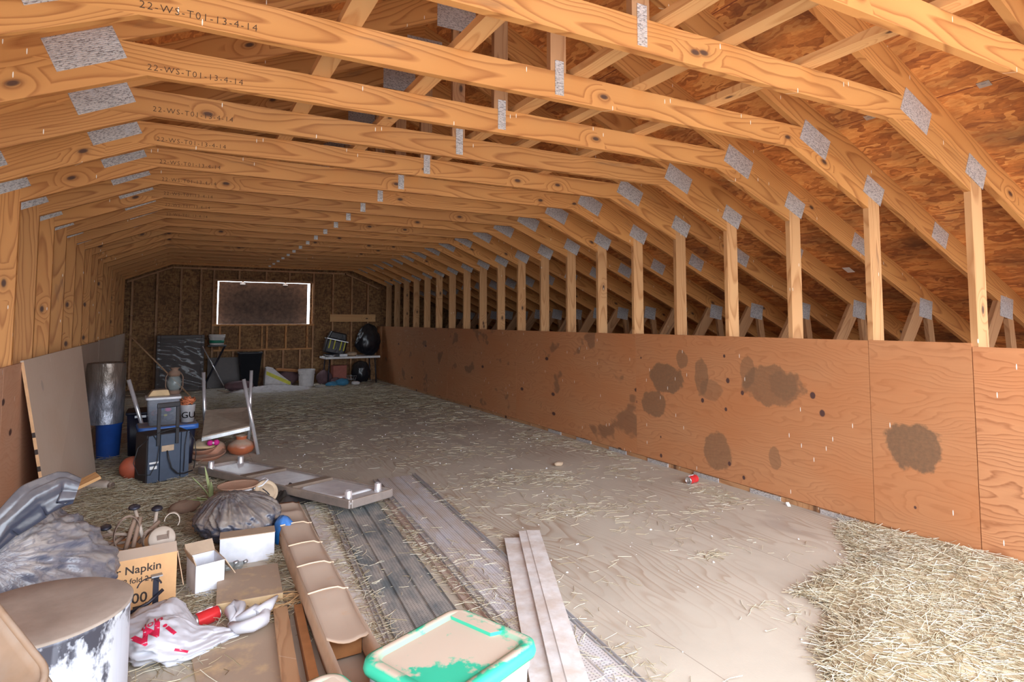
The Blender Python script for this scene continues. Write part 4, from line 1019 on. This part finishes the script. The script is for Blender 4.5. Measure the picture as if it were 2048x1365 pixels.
for i, (x, y, z, r, c) in enumerate([(-.05, -.05, .04, .05, 'dark_tote'), (.05, -.06, .05, .045, 'grey_cab'), (0, .03, .06, .06, 'dark_tote'), (-.06, .04, .09, .04, 'red_box'), (.04, -.07, .14, .028, 'pink'), (.02, -.075, .095, .016, 'yellow'), (-.05, -.07, .115, .03, 'cloth_maroon'), (.06, .0, .12, .04, 'grey_cab'), (-.02, -.05, .15, .03, 'blue_bucket')]):
    mb = lump(r, r*.9, r*.7, i, .2, .1, 3, 16, 10); mb.build('contents', M[c], t).location = (x, y, z-.02)
mb = MB(); mb.prism([(-.10, 0), (.09, 0), (.07, .06), (-.06, .06)], -.06, .06); tag(mb.build('folded_cloth', M['mdf'], None, (-.155, 6.87, .658), (0, 0, R(6)), bevel=.01), 'folded dusty cloth on the lid of the clear box', 'cloth')
t = thing('oil_lantern', 'dusty glass oil lantern standing on the lid of the clear box', 'lantern', (-.03, 6.93, .658))
mb = MB(); mb.lathe([(.05, 0), (.055, .01), (.055, .03), (.045, .04)], 20); mb.build('base', M['rust'], t)
mb = MB(); mb.lathe([(.042, .04), (.062, .08), (.065, .12), (.05, .165), (.042, .18)], 24, close=False); mb.build('globe', M['glass'], t)
mb = MB(); mb.lathe([(.046, .178), (.05, .19), (.06, .205), (.045, .23), (.03, .235), (.034, .255), (.05, .262), (.001, .266)], 20); mb.build('hood', M['rust'], t)
for s_ in (-1, 1):
    mb = MB(); mb.tube([(s_*.055, 0, .02), (s_*.075, 0, .08), (s_*.075, 0, .17), (s_*.055, 0, .21)], .005, 6); mb.build('side_wire', M['rust'], t)
t = thing('pail', 'small metal pail with a printed G badge, beside the clear box on the blue lid', 'pail', (.095, 6.86, .387))
mb = MB(); mb.lathe([(.055, 0), (.07, .165), (.073, .17), (.068, .17), (.054, .01)], 24); mb.build('pail_body', M['flash'], t)
vs, fs = text_mb('GU', .085, 1.0, .0006, 4); mb = MB(); mb.add([(v.x-.055, -.0665-.012*z0, .045+v.y) for v, z0 in [(v, 0) for v in vs]], fs); mb.build('badge', M['black_ink'], t)
mb = MB()
random.seed(9)
for i in range(16):
    a = random.uniform(0, 6.28); r = random.uniform(.02, .07); mb.tube([(r*math.cos(a+.5*k), r*math.sin(a+.5*k), .19+.01*i*.4+.012*math.sin(k*1.7+i)) for k in range(9)], .006, 5)
tag(mb.build('ribbon_bundle', M['ribbon'], None, (.095, 6.86, .372)), 'tangle of orange ribbon heaped in the small pail', 'ribbon')
# silver roll, blue bucket and dark bin at the left wall
t = thing('insulation_roll', 'dusty silver foil insulation roll standing by the left wall', 'roll', (-.635, 7.36, .362))
mb = MB()
def fr(u, v):
    a = 2*math.pi*u; k = 1+.05*fbm(Vector((math.cos(a)*1.5, math.sin(a)*1.5, v*3)))+.018*ridge(Vector((math.cos(a)*4, math.sin(a)*4, v*2)))
    return Vector((.165*k*math.cos(a), .165*k*math.sin(a), .60*v))
mb.grid(fr, 44, 24, wrap=True)
for ro in (.13, .095, .06): mb.lathe([(ro-.012, .598), (ro-.012, .606), (ro+.01, .606), (ro+.01, .598)], 32, close=False)
mb.lathe([(.165, .59), (.05, .597), (.001, .597)], 32, close=False); mb.lathe([(.165, .01), (.001, .005)], 32, close=False)
mb.build('foil_roll', M['foil'], t)
mb = MB(); mb.lathe([(.10, 0), (.115, .33), (.122, .335), (.122, .36), (.114, .36), (.098, .02), (.001, .015)], 28, close=False); o = mb.build('bucket', M['blue_bucket'], None, (-.60, 7.42, .001)); tag(o, 'deep blue plastic bucket under the silver roll', 'bucket')
t = thing('lidded_bin', 'navy black bin with a small silver label, right of the deep blue bucket', 'bin', (-.27, 7.42, 0), 0, 'blue lidded bins')
mb = MB(); loops(mb, [rr(.30, .34, .03, 4, 0), rr(.34, .38, .03, 4, .44)]); mb.build('bin_body', M['dark_tote'], t)
mb = MB(); loops(mb, [rr(.36, .40, .03, 4, .435), rr(.36, .40, .03, 4, .46)]); mb.build('lid', M['dark_tote'], t)
mb = MB(); mb.box((-.10, -.195, .405), (.0, -.186, .428)); mb.build('label', M['galv'], t)
# bottle, leaning sheet, scraps
t = thing('bottle', 'dusty grey bottle lying on the straw by the leaning board', 'bottle', (-.535, 6.05, .04), R(-38))
mb = MB(); mb.lathe([(.035, -.12), (.038, -.115), (.038, .06), (.03, .085), (.022, .09)], 22, M=Matrix.Rotation(R(90), 3, 'Y')); mb.build('bottle_body', M['brown_bottle'], t)
mb = MB(); mb.lathe([(.022, .09), (.026, .095), (.026, .118), (.02, .12)], 18, M=Matrix.Rotation(R(90), 3, 'Y')); mb.build('cap', M['leather'], t)
ls = thing('leaning_board', 'dusty plywood board leaning against the left wall with a marked pale edge', 'board', (0, 0, 0))
A0, A1, B0, B1 = Vector((-.715, 5.10, 0)), Vector((-.60, 6.50, 0)), Vector((-.915, 5.17, 1.125)), Vector((-.76, 6.55, 1.17))
nrm = (A1-A0).cross(B0-A0).normalized()
if nrm.x < 0: nrm = -nrm
th = nrm*.019; B0, B1, A0, A1 = B0-th*0, B1, A0, A1
vs = [A0, A1, B1, B0, A0-th, A1-th, B1-th, B0-th]
mb = MB(); mb.add(vs, [(0, 1, 2, 3), (7, 6, 5, 4), (0, 4, 5, 1), (1, 5, 6, 2), (2, 6, 7, 3), (3, 7, 4, 0)], [(v.z, v.y, 0) for v in vs]); mb.build('board_face', M['ply_dusty'], ls)
M['ply_edge'] = simple('pale_ply_edge', (.62, .36, .18), .7)
def edge_pt(k, d): return A0.lerp(B0, k)-th*d+Vector((0, -.0006, 0))
mb = MB()
for k0, k1, m in ((0, .99, 0),): mb.add([edge_pt(k0, .02), edge_pt(k0, .98), edge_pt(k1, .98), edge_pt(k1, .02)], [(0, 1, 2, 3)])
mb.build('marked_edge', M['ply_edge'], ls, solid=.001)
mb = MB()
for k in (.06, .14, .24, .34, .44, .54):
    mb.add([edge_pt(k, .02)+Vector((0, -.001, 0)), edge_pt(k, .98)+Vector((0, -.001, 0)), edge_pt(k+.03, .98)+Vector((0, -.001, 0)), edge_pt(k+.03, .02)+Vector((0, -.001, 0))], [(0, 1, 2, 3)])
mb.build('edge_stamp', M['black_ink'], ls, solid=.001)
mb = MB(); mb.box((-.09, -.05, 0), (.09, .05, .02)); tag(mb.build('wood_offcut', M['pine_pale'], None, (-.53, 4.98, .30), (R(8), R(-20), R(20))), 'pale wood offcut sticking up behind the big rubbish bag', 'offcut')
# dishes, jug and pink bow
for x, y, z, r, lb, m in ((.29, 6.86, .02, .165, 'largest terracotta saucer right of the trolley speaker', 'clay'), (.245, 6.93, .075, .135, 'terracotta saucer stacked on the larger one, filled with dust', 'clay')):
    mb = MB(); mb.lathe([(r*.62, 0), (r*.70, .006), (r, .045), (r*1.02, .052), (r*.96, .05), (r*.66, .018), (.001, .016)], 36, close=False); o = mb.build('clay_saucer', M[m], None, (x, y, z-.018), (R(5), R(-4), 0)); tag(o, lb, 'saucer', 'stacked terracotta saucers')
mb = MB(); mb.lathe([(.13, 0), (.135, .008), (.11, .03), (.05, .055), (.03, .075), (.001, .08)], 30, close=False); tag(mb.build('clay_dome', M['mdf'], None, (.225, 6.95, .112), (0, R(5), 0)), 'dusty clay dome on top of the stacked saucers', 'dome')
t = thing('clay_jug', 'squat orange clay jug lying dusty at the foot of the steel shelf', 'jug', (.60, 6.93, 0))
mb = MB(); mb.lathe([(.06, 0), (.11, .025), (.135, .07), (.12, .115), (.07, .145), (.05, .155)], 36, close=False); mb.build('jug_body', M['orange_glaze'], t)
mb = MB(); mb.lathe([(.05, .15), (.052, .175), (.060, .19), (.054, .192), (.044, .16)], 28, close=False); mb.build('neck', M['orange_glaze'], t)
t = thing('toy_bow', 'small magenta plastic bow under the front edge of the steel shelf', 'toy', (.33, 6.80, .145))
for s_ in (-1, 1):
    mb = MB(); mb.lathe([(.001, -.026), (.022, -.016), (.03, 0), (.022, .016), (.001, .026)], 16, (s_*.028, 0, .02), M=Matrix.Rotation(R(90), 3, 'X')); mb.build('loop', M['pink'], t)
mb = MB(); mb.lathe([(.001, -.012), (.014, 0), (.001, .012)], 12, (0, -.014, .02)); mb.build('knot', M['paper'], t)
mb = MB(); mb.lathe([(.001, 0), (.10, .005), (.12, .06), (.10, .11), (.05, .14), (.001, .145)], 26); tag(mb.build('clay_bowl', M['clay'], None, (.345, 7.03, .0)), 'upturned clay bowl under the steel shelf below the pink bow', 'bowl')

# ------------------------------------------------------------------ far end
t = thing('wrapped_cabinet', 'dark cabinet wrapped in clear stretch film against the far gable', 'cabinet', (.035, 13.66, 0), R(-1))
M['cabinet'] = simple('dark_brown_cabinet', (.055, .032, .024), .5)
mb = MB(); mb.box((-.41, -.14, .0), (.41, .14, 1.10)); mb.build('cabinet_body', M['cabinet'], t, bevel=.01)
for a, b in (((-.41, .0), (-.35, 1.1)), ((.35, .0), (.41, 1.1)), ((-.35, 1.02), (.35, 1.1)), ((-.35, 0), (.35, .1))):
    mb = MB(); mb.box((a[0], -.16, a[1]), (b[0], -.141, b[1])); mb.build('frame_rail', M['cabinet'], t, bevel=.004)
mb = MB(); mb.grid(lambda u, v: Vector(((u-.5)*.84, -.172-.012*ridge(Vector((u*2, v*7+u*2, 1))), .05+1.0*v)), 30, 50); mb.build('stretch_film', M['film'], t, solid=.001)
mb = MB(); mb.tube([(-.79, 12.52, 1.155), (-.30, 12.44, .60), (.21, 12.36, .02)], .013, 8); tag(mb.build('wooden_pole', M['plank'], None), 'thin dark wooden pole leaning from the left wall down to the floor', 'pole')
t = thing('folding_stool', 'folding stool with crossed silver legs below the far window', 'stool', (.64, 13.40, 0))
for s_ in (-1, 1):
    mb = MB(); mb.tube([(-.24, s_*.14, .885), (.20, s_*.14, .02)], .011, 8); mb.build('leg', M['chrome'], t)
    mb = MB(); mb.tube([(.17, s_*.115, .885), (-.22, s_*.115, .02)], .011, 8); mb.build('leg', M['iron'], t)
mb = MB(); mb.box((-.15, -.16, .872), (.19, .16, .90)); mb.build('seat', M['black_plastic'], t, bevel=.01)
def pail(label, loc, r, h, band=None, group='plastic buckets at the far end'):
    t = thing('bucket', label, 'bucket', loc, 0, group)
    mb = MB(); mb.lathe([(r*.84, 0), (r*.96, h*.72), (r*1.0, h*.74), (r*1.0, h*.80), (r*.97, h*.81), (r, h*.86), (r*1.03, h*.97), (r*1.03, h), (r*.96, h), (r*.82, .01), (.001, .008)], 28, close=False); mb.build('bucket_wall', M['cloth_white'], t)
    if band:
        mb = MB(); mb.lathe([(r*.875, h*.18), (r*.925, h*.46)], 28, close=False); mb.build('label_band', M[band], t, solid=.003)
    mb = MB(); mb.tube([(r*1.04*math.cos(a), -.02-r*.35*math.sin(a), h*.86-r*.9*math.sin(a)) for a in [math.pi*i/10 for i in range(11)]], .004, 6); mb.build('wire_handle', M['iron'], t)
    return t
pail('white bucket with a green label band on the folding stool', (.655, 13.40, .903), .15, .205, 'green_ink')
pail('dirty white bucket standing on the floor right of the feed sack', (2.37, 13.25, 0), .17, .36)
t = thing('waste_bin', 'black tapered bin standing under the far window', 'bin', (1.295, 13.62, 0))
mb = MB(); loops(mb, [rr(.30, .24, .03, 4, 0), rr(.45, .32, .03, 4, .70), rr(.47, .34, .03, 4, .70), rr(.47, .34, .03, 4, .73), rr(.43, .30, .03, 4, .73), rr(.28, .22, .03, 4, .03)]); mb.build('bin_body', M['black_plastic'], t)
mb = MB(); mb.box((-.34, -.02, 0), (.34, .02, .62)); tag(mb.build('dark_panel', M['cabinet'], None, (.86, 13.78, .004), (R(-5), 0, 0)), 'dark panel leaning on the gable between the stool and the black bin', 'panel')
t = thing('feed_sack', 'whitish feed sack with a yellow printed strip, slumped beside the black bin', 'sack', (1.82, 13.45, 0), R(4))
mb = MB(); P = [(-.27, 0), (.28, 0), (.25, .10), (.05, .26), (-.10, .40), (-.20, .43), (-.25, .40)]; mb.prism(P, -.10, .10); mb.build('sack_body', M['cloth_white'], t, bevel=.03)
mb = MB(); mb.prism([(-.24, .27), (.24, .03), (.25, .10), (-.235, .345)], -.108, -.100); mb.build('printed_strip', M['yellow'], t)
mb = crumple(1.55, .95, .06, 9, 60, 26, 5); tag(mb.build('dust_sheet', M['cloth_white'], None, (1.62, 12.85, 0)), 'rumpled white dust sheet spread on the floor at the far end', 'sheet')
mb = lump(.26, .16, .10, 14, .15, .08, 2.5, 34, 20); tag(mb.build('cushion', M['cloth_maroon'], None, (1.05, 12.95, .01)), 'dull maroon cushion lying at the left end of the dust sheet', 'cushion')
mb = MB(); mb.box((-.05, -.22, 0), (.05, .22, .015)); tag(mb.build('dustpan_blade', M['brown_liner'], None, (.79, 13.10, .001), (0, 0, R(15))), 'brown scrap board at the feet of the folding stool', 'scrap')
mb = MB(); mb.box((-.25, -.13, 0), (.25, .13, .05)); tag(mb.build('brown_bundle', M['card_dark'], None, (2.05, 13.72, .30), (0, R(6), 0)), 'brown bundle on the back of the feed sack', 'bundle')
mb = lump(.22, .10, .16, 21, .15, .1, 3, 26, 16); tag(mb.build('sack_pile', M['cloth_maroon'], None, (2.06, 13.72, 0)), 'dull sacking heaped behind the feed sack', 'sacking')
wt = thing('work_table', 'low white-edged work table in the far right corner', 'table', (3.33, 13.45, 0), R(2))
mb = MB(); mb.box((-.60, -.27, .56), (.60, .27, .605)); mb.build('table_top', M['white_paint'], wt, bevel=.004)
for sx in (-1, 1):
    for sy in (-1, 1):
        mb = MB(); mb.tube([(sx*.50, sy*.20, .56), (sx*.53, sy*.22, 0)], .014, 8); mb.build('leg', M['iron'], wt)
t = thing('tool_bag', 'tilted black tool bag with yellow straps on the work table', 'tool bag', (2.96, 13.42, .70), 0); t.rotation_euler = (0, R(13), 0)
mb = MB(); mb.box((-.23, -.12, -.05), (.23, .12, .27)); mb.build('bag_body', M['bag_dark'], t, bevel=.04)
mb = MB(); mb.prism([(-.21, .27), (.21, .27), (.17, .44), (-.17, .44)], -.10, .10); mb.build('open_top', M['bag_dark'], t, bevel=.03)
mb = MB(); mb.box((-.235, -.125, .255), (.235, .125, .275)); mb.build('metal_frame', M['galv'], t)
for x in (-.15, -.05, .09, .17):
    mb = MB(); mb.box((x-.012, -.128, .06), (x+.012, -.119, .255)); mb.build('strap', M['yellow'], t)
mb = MB(); mb.box((-.20, -.12, 0), (.20, .12, .05)); tag(mb.build('case', M['black_plastic'], None, (2.96, 13.42, .607), bevel=.01), 'black case under the tilted tool bag', 'case')
mb = MB(); mb.lathe([(.05, 0), (.12, .03), (.125, .035), (.11, .033), (.001, .01)], 26, close=False); tag(mb.build('metal_bowl', M['chrome'], None, (2.86, 13.235, .607)), 'shiny metal bowl at the left end of the work table', 'bowl')
mb = MB(); mb.box((-.085, -.04, 0), (.085, .04, .055)); tag(mb.build('white_tray', M['enamel'], None, (3.13, 13.24, .607), bevel=.012), 'small white tray beside the metal bowl on the work table', 'tray')
mb = lump(.12, .09, .05, 31, .2, .1, 3, 22, 14); tag(mb.build('brown_rag', M['brown_liner'], None, (3.33, 13.32, .606)), 'brown rag in the middle of the work table', 'rag')
mb = lump(.26, .17, .33, 33, .22, .12, 2.6, 48, 34, pinch=(.35, 0, 1)); tag(mb.build('rubbish_bag', M['bag_dark'], None, (3.74, 13.5, .606)), 'black rubbish bag standing on the right end of the work table', 'bag', 'black rubbish bags')
mb = lump(.20, .17, .24, 35, .2, .1, 2.6, 40, 26); tag(mb.build('rubbish_bag', M['bag_dark'], None, (3.60, 13.5, 0)), 'black rubbish bag on the floor under the right end of the work table', 'bag', 'black rubbish bags')
mb = MB(); mb.box((-.15, -.10, 0), (.15, .10, .40)); tag(mb.build('red_carton', M['red_box'], None, (3.10, 13.52, .001), (0, 0, R(6)), bevel=.006), 'dull red carton under the work table', 'carton')
mb = lump(.16, .13, .15, 37, .2, .1, 2.6, 34, 22); tag(mb.build('maroon_bundle', M['cloth_maroon'], None, (2.77, 13.42, 0)), 'maroon bundle left of the red carton under the work table', 'bundle')
for i, (x, y, rx, ry, rz, m, lb) in enumerate([(2.83, 12.95, .12, .10, .05, 'blue_cloth', 'blue cloth heap at the left foot of the work table'), (3.06, 13.0, .13, .11, .075, 'blue_cloth', 'larger blue cloth heap in front of the red carton'), (2.95, 13.12, .09, .08, .085, 'cloth_maroon', 'grey-pink rag between the two blue heaps'), (3.36, 13.05, .09, .07, .04, 'cloth_white', 'pale rag right of the blue cloth heaps')]):
    mb = lump(rx, ry, rz, 40+i, .25, .15, 3, 26, 16); tag(mb.build('rag_heap', M[m], None, (x, y, 0)), lb, 'rags', 'rags in front of the work table')
mb = MB(); mb.box((-.17, -.06, 0), (.17, .06, .012)); tag(mb.build('white_strip', M['white_paint'], None, (2.70, 13.12, .0), (0, R(-3), R(12))), 'white strip on the floor right of the dirty white bucket', 'strip')
t = thing('wire_basket', 'small wire basket under the right half of the work table', 'basket', (3.36, 13.42, 0))
for z, r in ((.01, .07), (.09, .10), (.17, .12)):
    mb = MB(); mb.tube([(r*math.cos(2*math.pi*i/18), r*.8*math.sin(2*math.pi*i/18), z) for i in range(18)], .004, 5, closed=True); mb.build('hoop', M['galv'], t)
for i in range(10):
    a = 2*math.pi*i/10; mb = MB(); mb.tube([(.07*math.cos(a), .056*math.sin(a), .01), (.12*math.cos(a), .096*math.sin(a), .17)], .003, 5); mb.build('wire', M['galv'], t)
# small things on the open floor and roof
mb = lump(.05, .032, .022, 51, .15, .05, 3, 24, 14); tag(mb.build('stone', M['brown_liner'], None, (3.21, 4.87, 0)), 'small tan stone alone on the open floor', 'stone')
mb = crumple(.20, .16, .03, 13, 30, 14, 12); tag(mb.build('plastic_wrap', M['film'], None, (3.50, 1.98, .075)), 'clear plastic wrapper caught in the straw heap', 'wrapper')
mb = MB(); mb.prism([(0, 0), (.05, 0), (.035, .022)], -.012, .012); tag(mb.build('chip', M['paper'], None, (4.03, 2.98, .001), (0, 0, R(60))), 'white chip at the foot of the right wall', 'chip')
sl = math.atan(.455)
for x, y, lb in ((5.54, 3.385, 'white printed sticker on the roof boards between the nearer posts'), (6.79, 5.469, 'white printed sticker low on the roof boards above the long stained sheet')):
    mb = MB(); mb.box((-.05, -.035, -.0015), (.05, .035, .0)); tag(mb.build('sticker', M['paper'], None, (x, y, ztop(x)-.001), (0, sl, 0)), lb, 'sticker', 'stickers on the roof boards')

for x, y, lb in ((3.767, 2.13, 'small metal clip in the roof seam, farther one of two'), (3.773, 1.515, 'small metal clip in the roof board seam nearest the top right corner')):
    mb = MB(); mb.box((-.022, -.03, -.003), (.022, .03, 0)); mb.box((-.006, -.012, -.008), (.006, .012, -.003)); tag(mb.build('panel_clip', M['galv'], None, (x, y, ztop(x)-.001), (0, sl, 0)), lb, 'clip', 'clips in the roof seams')
mb = MB(); rt = random.Random(8)
for i in range(34):
    z = .25+.8*i/33; 
    for dx in (0, .09):
        if rt.random() < .75:
            w_ = rt.uniform(.004, .014); y_ = 5.12+dx+rt.uniform(-.01, .01); h_ = rt.uniform(.01, .03)
            mb.add([(XR-.0128, y_-w_, z), (XR-.0128, y_+w_, z+.005), (XR-.0128, y_+w_*.6, z+h_), (XR-.0128, y_-w_*.8, z+h_)], [(0, 1, 2, 3)])
tar = mb.build('tar_smear', M['ink'], [o for o in COL.objects if o.get('label', '').startswith('plywood sheet of the right wall just beyond')][0]); tar.parent.matrix_world.translation; tar.location = (-(XR-.012), -(a+4.9*S+.003), -.040)

# ------------------------------------------------------------------ straw
def straw_mat():
    s = N('straw'); x, y, z = s.sep(s.n('ShaderNodeAttribute', attribute_name='gr').outputs['Vector'])
    c = s.ramp(x, [(0, (.30, .22, .12)), (.3, (.50, .41, .26)), (.65, (.66, .59, .43)), (1, (.80, .76, .63))]); return s.fin(c, .6)
M['straw'] = straw_mat()
def blades(pos, ln, tilt, width=.0016, shade=(0, 1), bend=.07):
    """bent straw stalks of triangular section; pos n x 3"""
    n = len(pos); rg = np.random.default_rng(n)
    a = rg.uniform(0, 2*np.pi, n); L = rg.uniform(ln[0], ln[1], n); ti = rg.normal(0, tilt, n)
    d = np.stack([np.cos(a)*np.cos(ti), np.sin(a)*np.cos(ti), np.sin(ti)], 1)
    s_ = np.stack([-np.sin(a), np.cos(a), np.zeros(n)], 1); u = np.cross(d, s_)
    b = rg.normal(0, bend, n)
    w = rg.uniform(.6, 1.4, n)*width; col = rg.uniform(shade[0], shade[1], n)
    V = np.zeros((n, 3, 3, 3)); T = [-.5, 0, .5]
    for i, t in enumerate(T):
        c = pos+d*(L*t)[:, None]+s_*(L*b*(1-4*t*t))[:, None]
        for j, (q0, q1) in enumerate(((1, 0), (-.5, .87), (-.5, -.87))):
            V[:, i, j] = c+s_*(w*q0)[:, None]+u*(w*q1)[:, None]
    lowz = V[..., 2].min(axis=(1, 2)); V[..., 2] += np.maximum(0, .0008-lowz)[:, None, None]
    V = V.reshape(-1, 3); F = []
    base = np.arange(n)[:, None]*9
    for i in range(2):
        for j in range(3):
            F.append(base+np.array([i*3+j, i*3+(j+1) % 3, (i+1)*3+(j+1) % 3, (i+1)*3+j]))
    F = np.concatenate(F, 0); G = np.zeros((n*9, 3)); G[:, 0] = np.repeat(col, 9)
    return V, F, G
def straw_obj(name, parts, label, cat):
    Vs = []; Fs = []; Gs = []; o = 0
    for V, F, G in parts: Vs.append(V); Fs.append(F+o); Gs.append(G); o += len(V)
    V = np.concatenate(Vs); F = np.concatenate(Fs); G = np.concatenate(Gs)
    me = bpy.data.meshes.new(name); me.vertices.add(len(V)); me.vertices.foreach_set('co', V.astype('f').ravel())
    me.loops.add(F.size); me.loops.foreach_set('vertex_index', F.astype('i').ravel())
    me.polygons.add(len(F)); me.polygons.foreach_set('loop_start', np.arange(0, F.size, 4, dtype='i'))
    at = me.attributes.new('gr', 'FLOAT_VECTOR', 'POINT'); at.data.foreach_set('vector', G.astype('f').ravel())
    me.materials.append(M['straw']); me.update(calc_edges=True); me.validate()
    ob = bpy.data.objects.new(name, me); COL.objects.link(ob); return tag(ob, label, cat, None, 'stuff')
# heap in the near right corner
EDGE = [(4.10, 2.60), (3.84, 2.47), (3.60, 2.27), (3.40, 2.09), (3.16, 2.11), (2.77, 2.04), (2.79, 1.91), (2.69, 1.77), (2.52, 1.73), (2.36, 1.63), (2.22, 1.50), (2.18, 1.30), (2.1, .9), (2.1, .3), (4.10, .3)]
E = np.array(EDGE)
def inside(P):
    x, y = P[:, 0], P[:, 1]; r = np.zeros(len(P), bool); j = len(E)-1
    for i in range(len(E)):
        xi, yi = E[i]; xj, yj = E[j]
        r ^= ((yi > y) != (yj > y)) & (x < (xj-xi)*(y-yi)/(yj-yi+1e-12)+xi); j = i
    return r
def edist(P):
    d = np.full(len(P), 9.)
    for i in range(len(E)-3):
        a, b = E[i], E[i+1]; t = np.clip(((P-a)@(b-a))/((b-a)@(b-a)), 0, 1); d = np.minimum(d, np.linalg.norm(P-(a+t[:, None]*(b-a)), axis=1))
    return d
rg = np.random.default_rng(5)
P = rg.uniform((2.0, .6), (4.05, 2.6), (30000, 2)); P = P[inside(P)]
dd = edist(P); h = .085*np.clip(dd/.22, 0, 1)**.6*(.75+.35*np.sin(P[:, 0]*5+1)*np.cos(P[:, 1]*4))
z = rg.uniform(.15, 1.0, len(P))*h+.004
parts = [blades(np.column_stack([P, z]), (.05, .17), .16, .0017, (.12, 1.0))]
mb = MB()                                        # matted core under the loose stalks
nx, ny = 60, 60; gx = np.linspace(2.05, 4.085, nx); gy = np.linspace(.4, 2.6, ny); GX, GY_ = np.meshgrid(gx, gy); Q = np.column_stack([GX.ravel(), GY_.ravel()])
inn = inside(Q); dq = edist(Q); hz = np.where(inn, .07*np.clip(dq/.22, 0, 1)**.6*(.75+.35*np.sin(Q[:, 0]*5+1)*np.cos(Q[:, 1]*4)), -.03)
CV = np.column_stack([Q, hz]); CF = []
for j in range(ny-1):
    for i in range(nx-1):
        f = [j*nx+i, j*nx+i+1, (j+1)*nx+i+1, (j+1)*nx+i]
        if all(inn[k] for k in f): CF.append(f)
CG = np.zeros((len(CV), 3)); CG[:, 0] = rg.uniform(.1, .5, len(CV))
parts.append((CV, np.array(CF), CG))
straw_obj('straw_heap', parts, 'thick heap of pale straw in the near right corner of the floor', 'straw')
def clump(lst, ln=(.03, .12), tilt=.05, shade=(.1, .95), zmax=.012, seed=1, width=.0014):
    rg = np.random.default_rng(seed); out = []
    for x, y, sx, sy, n in lst:
        p = np.column_stack([rg.normal(x, sx, n), rg.normal(y, sy, n)]); out.append(p)
    p = np.concatenate(out); p = p[(p[:, 0] > XL+.08) & (p[:, 0] < XR-.08) & (p[:, 1] > .5) & (p[:, 1] < 13.9)]
    return blades(np.column_stack([p, rg.uniform(.001, zmax, len(p))]), ln, tilt, width, shade)
open_floor = [(3.35, 7.85, 0.262, 0.188, 156), (2.03, 8.13, 0.45, 0.225, 252), (1.2, 7.8, 0.375, 0.375, 228), (3.1, 10.4, 0.375, 0.525, 240), (3.72, 6.04, 0.165, 0.375, 252), (3.95, 5.3, 0.075, 0.45, 228), (3.95, 7.5, 0.075, 0.675, 228), (2.87, 4.5, 0.165, 0.165, 216), (2.59, 3.85, 0.262, 0.135, 120), (3.82, 3.45, 0.09, 0.188, 156), (3.46, 3.22, 0.188, 0.09, 54), (2.71, 6.95, 0.3, 0.225, 144), (2.82, 5.78, 0.3, 0.225, 132),
              (2.49, 4.71, 0.188, 0.15, 120), (2.82, 3.21, 0.225, 0.15, 66), (2.99, 3.62, 0.225, 0.112, 54), (2.52, 3.62, 0.188, 0.09, 96), (2.8, 2.6, 0.045, 0.038, 42), (3.58, 4.4, 0.112, 0.225, 84), (1.7, 6.5, 0.45, 0.375, 156), (2.2, 5.7, 0.375, 0.375, 108), (2.6, 9.0, 0.675, 0.45, 300), (3.0, 2.7, 0.3, 0.225, 36), (2.1, 2.9, 0.225, 0.3, 42), (2.1, 4.3, 0.262, 0.375, 120), (1.2, 6.1, 0.225, 0.3, 96), (2.55, 1.9, 0.09, 0.09, 36)]
trims = [(.93, 4.0, .05, .6, 300), (.85, 3.0, .04, .45, 320), (.80, 2.5, .04, .2, 180), (1.38, 4.0, .035, .6, 170), (1.31, 3.2, .04, .5, 240), (1.55, 3.0, .12, .5, 200), (1.45, 2.4, .10, .35, 300), (1.80, 3.8, .04, .6, 110), (1.12, 4.6, .1, .1, 40), (1.15, 3.5, .1, .8, 40), (1.6, 1.9, .12, .15, 80), (1.35, 4.75, .1, .1, 70)]
straw_obj('loose_straw', [clump(open_floor, seed=2), clump(trims, (.03, .11), .08, (.1, .95), .022, 3)], 'loose straw scattered thinly over the open floor and the trims', 'straw')
left_hay = [(-.45, 5.6, .18, .45, 1500), (-.10, 5.2, .22, .35, 1500), (-.1, 4.5, .25, .3, 1100), (.1, 5.8, .2, .3, 700), (-.35, 6.4, .2, .35, 800), (.0, 4.0, .18, .25, 500), (.15, 3.35, .1, .1, 350), (.08, 3.9, .08, .2, 200), (.56, 3.5, .03, .3, 200), (.0, 3.0, .1, .2, 200), (-.55, 7.4, .15, .3, 200), (.55, 3.85, .03, .12, 160), (.42, 3.12, .08, .05, 120)]
straw_obj('hay_layer', [clump(left_hay, (.04, .15), .12, (.0, .9), .035, 4, .0016)], 'layer of trampled hay between the leaning board and the bags', 'hay')
far_hay = [(1.5, 10.6, 1.2, 1.0, 3200), (3.2, 11.6, .6, 1.0, 1600), (0, 11.0, .5, 1.2, 900), (3.6, 9.4, .3, .8, 500), (.9, 9.2, .8, .6, 700), (.2, 8.6, .5, .6, 500)]
straw_obj('hay_scatter', [clump(far_hay, (.05, .18), .10, (.0, .8), .03, 6, .0022)], 'dull hay spread over the floor at the far end', 'hay')
# white crumbs on the floor
mb = MB(); rg2 = random.Random(4)
for i in range(240):
    x = rg2.uniform(-.2, 4.0); y = rg2.uniform(1.6, 9.5); r = rg2.uniform(.003, .009)*(1+.05*y)
    M3 = Matrix.Translation((x, y, r*.5)) @ Matrix.Rotation(rg2.uniform(0, 6), 4, 'Z')
    vs = [(r, 0, 0), (-r, 0, 0), (0, r*.7, 0), (0, -r*.7, 0), (0, 0, r*.6), (0, 0, -r*.5)]
    mb.add([M3 @ Vector(v) for v in vs], [(0, 2, 4), (2, 1, 4), (1, 3, 4), (3, 0, 4), (2, 0, 5), (1, 2, 5), (3, 1, 5), (0, 3, 5)])
tag(mb.build('crumbs', M['paper'], None), 'white crumbs and droppings sprinkled over the floor', 'crumbs', None, 'stuff')
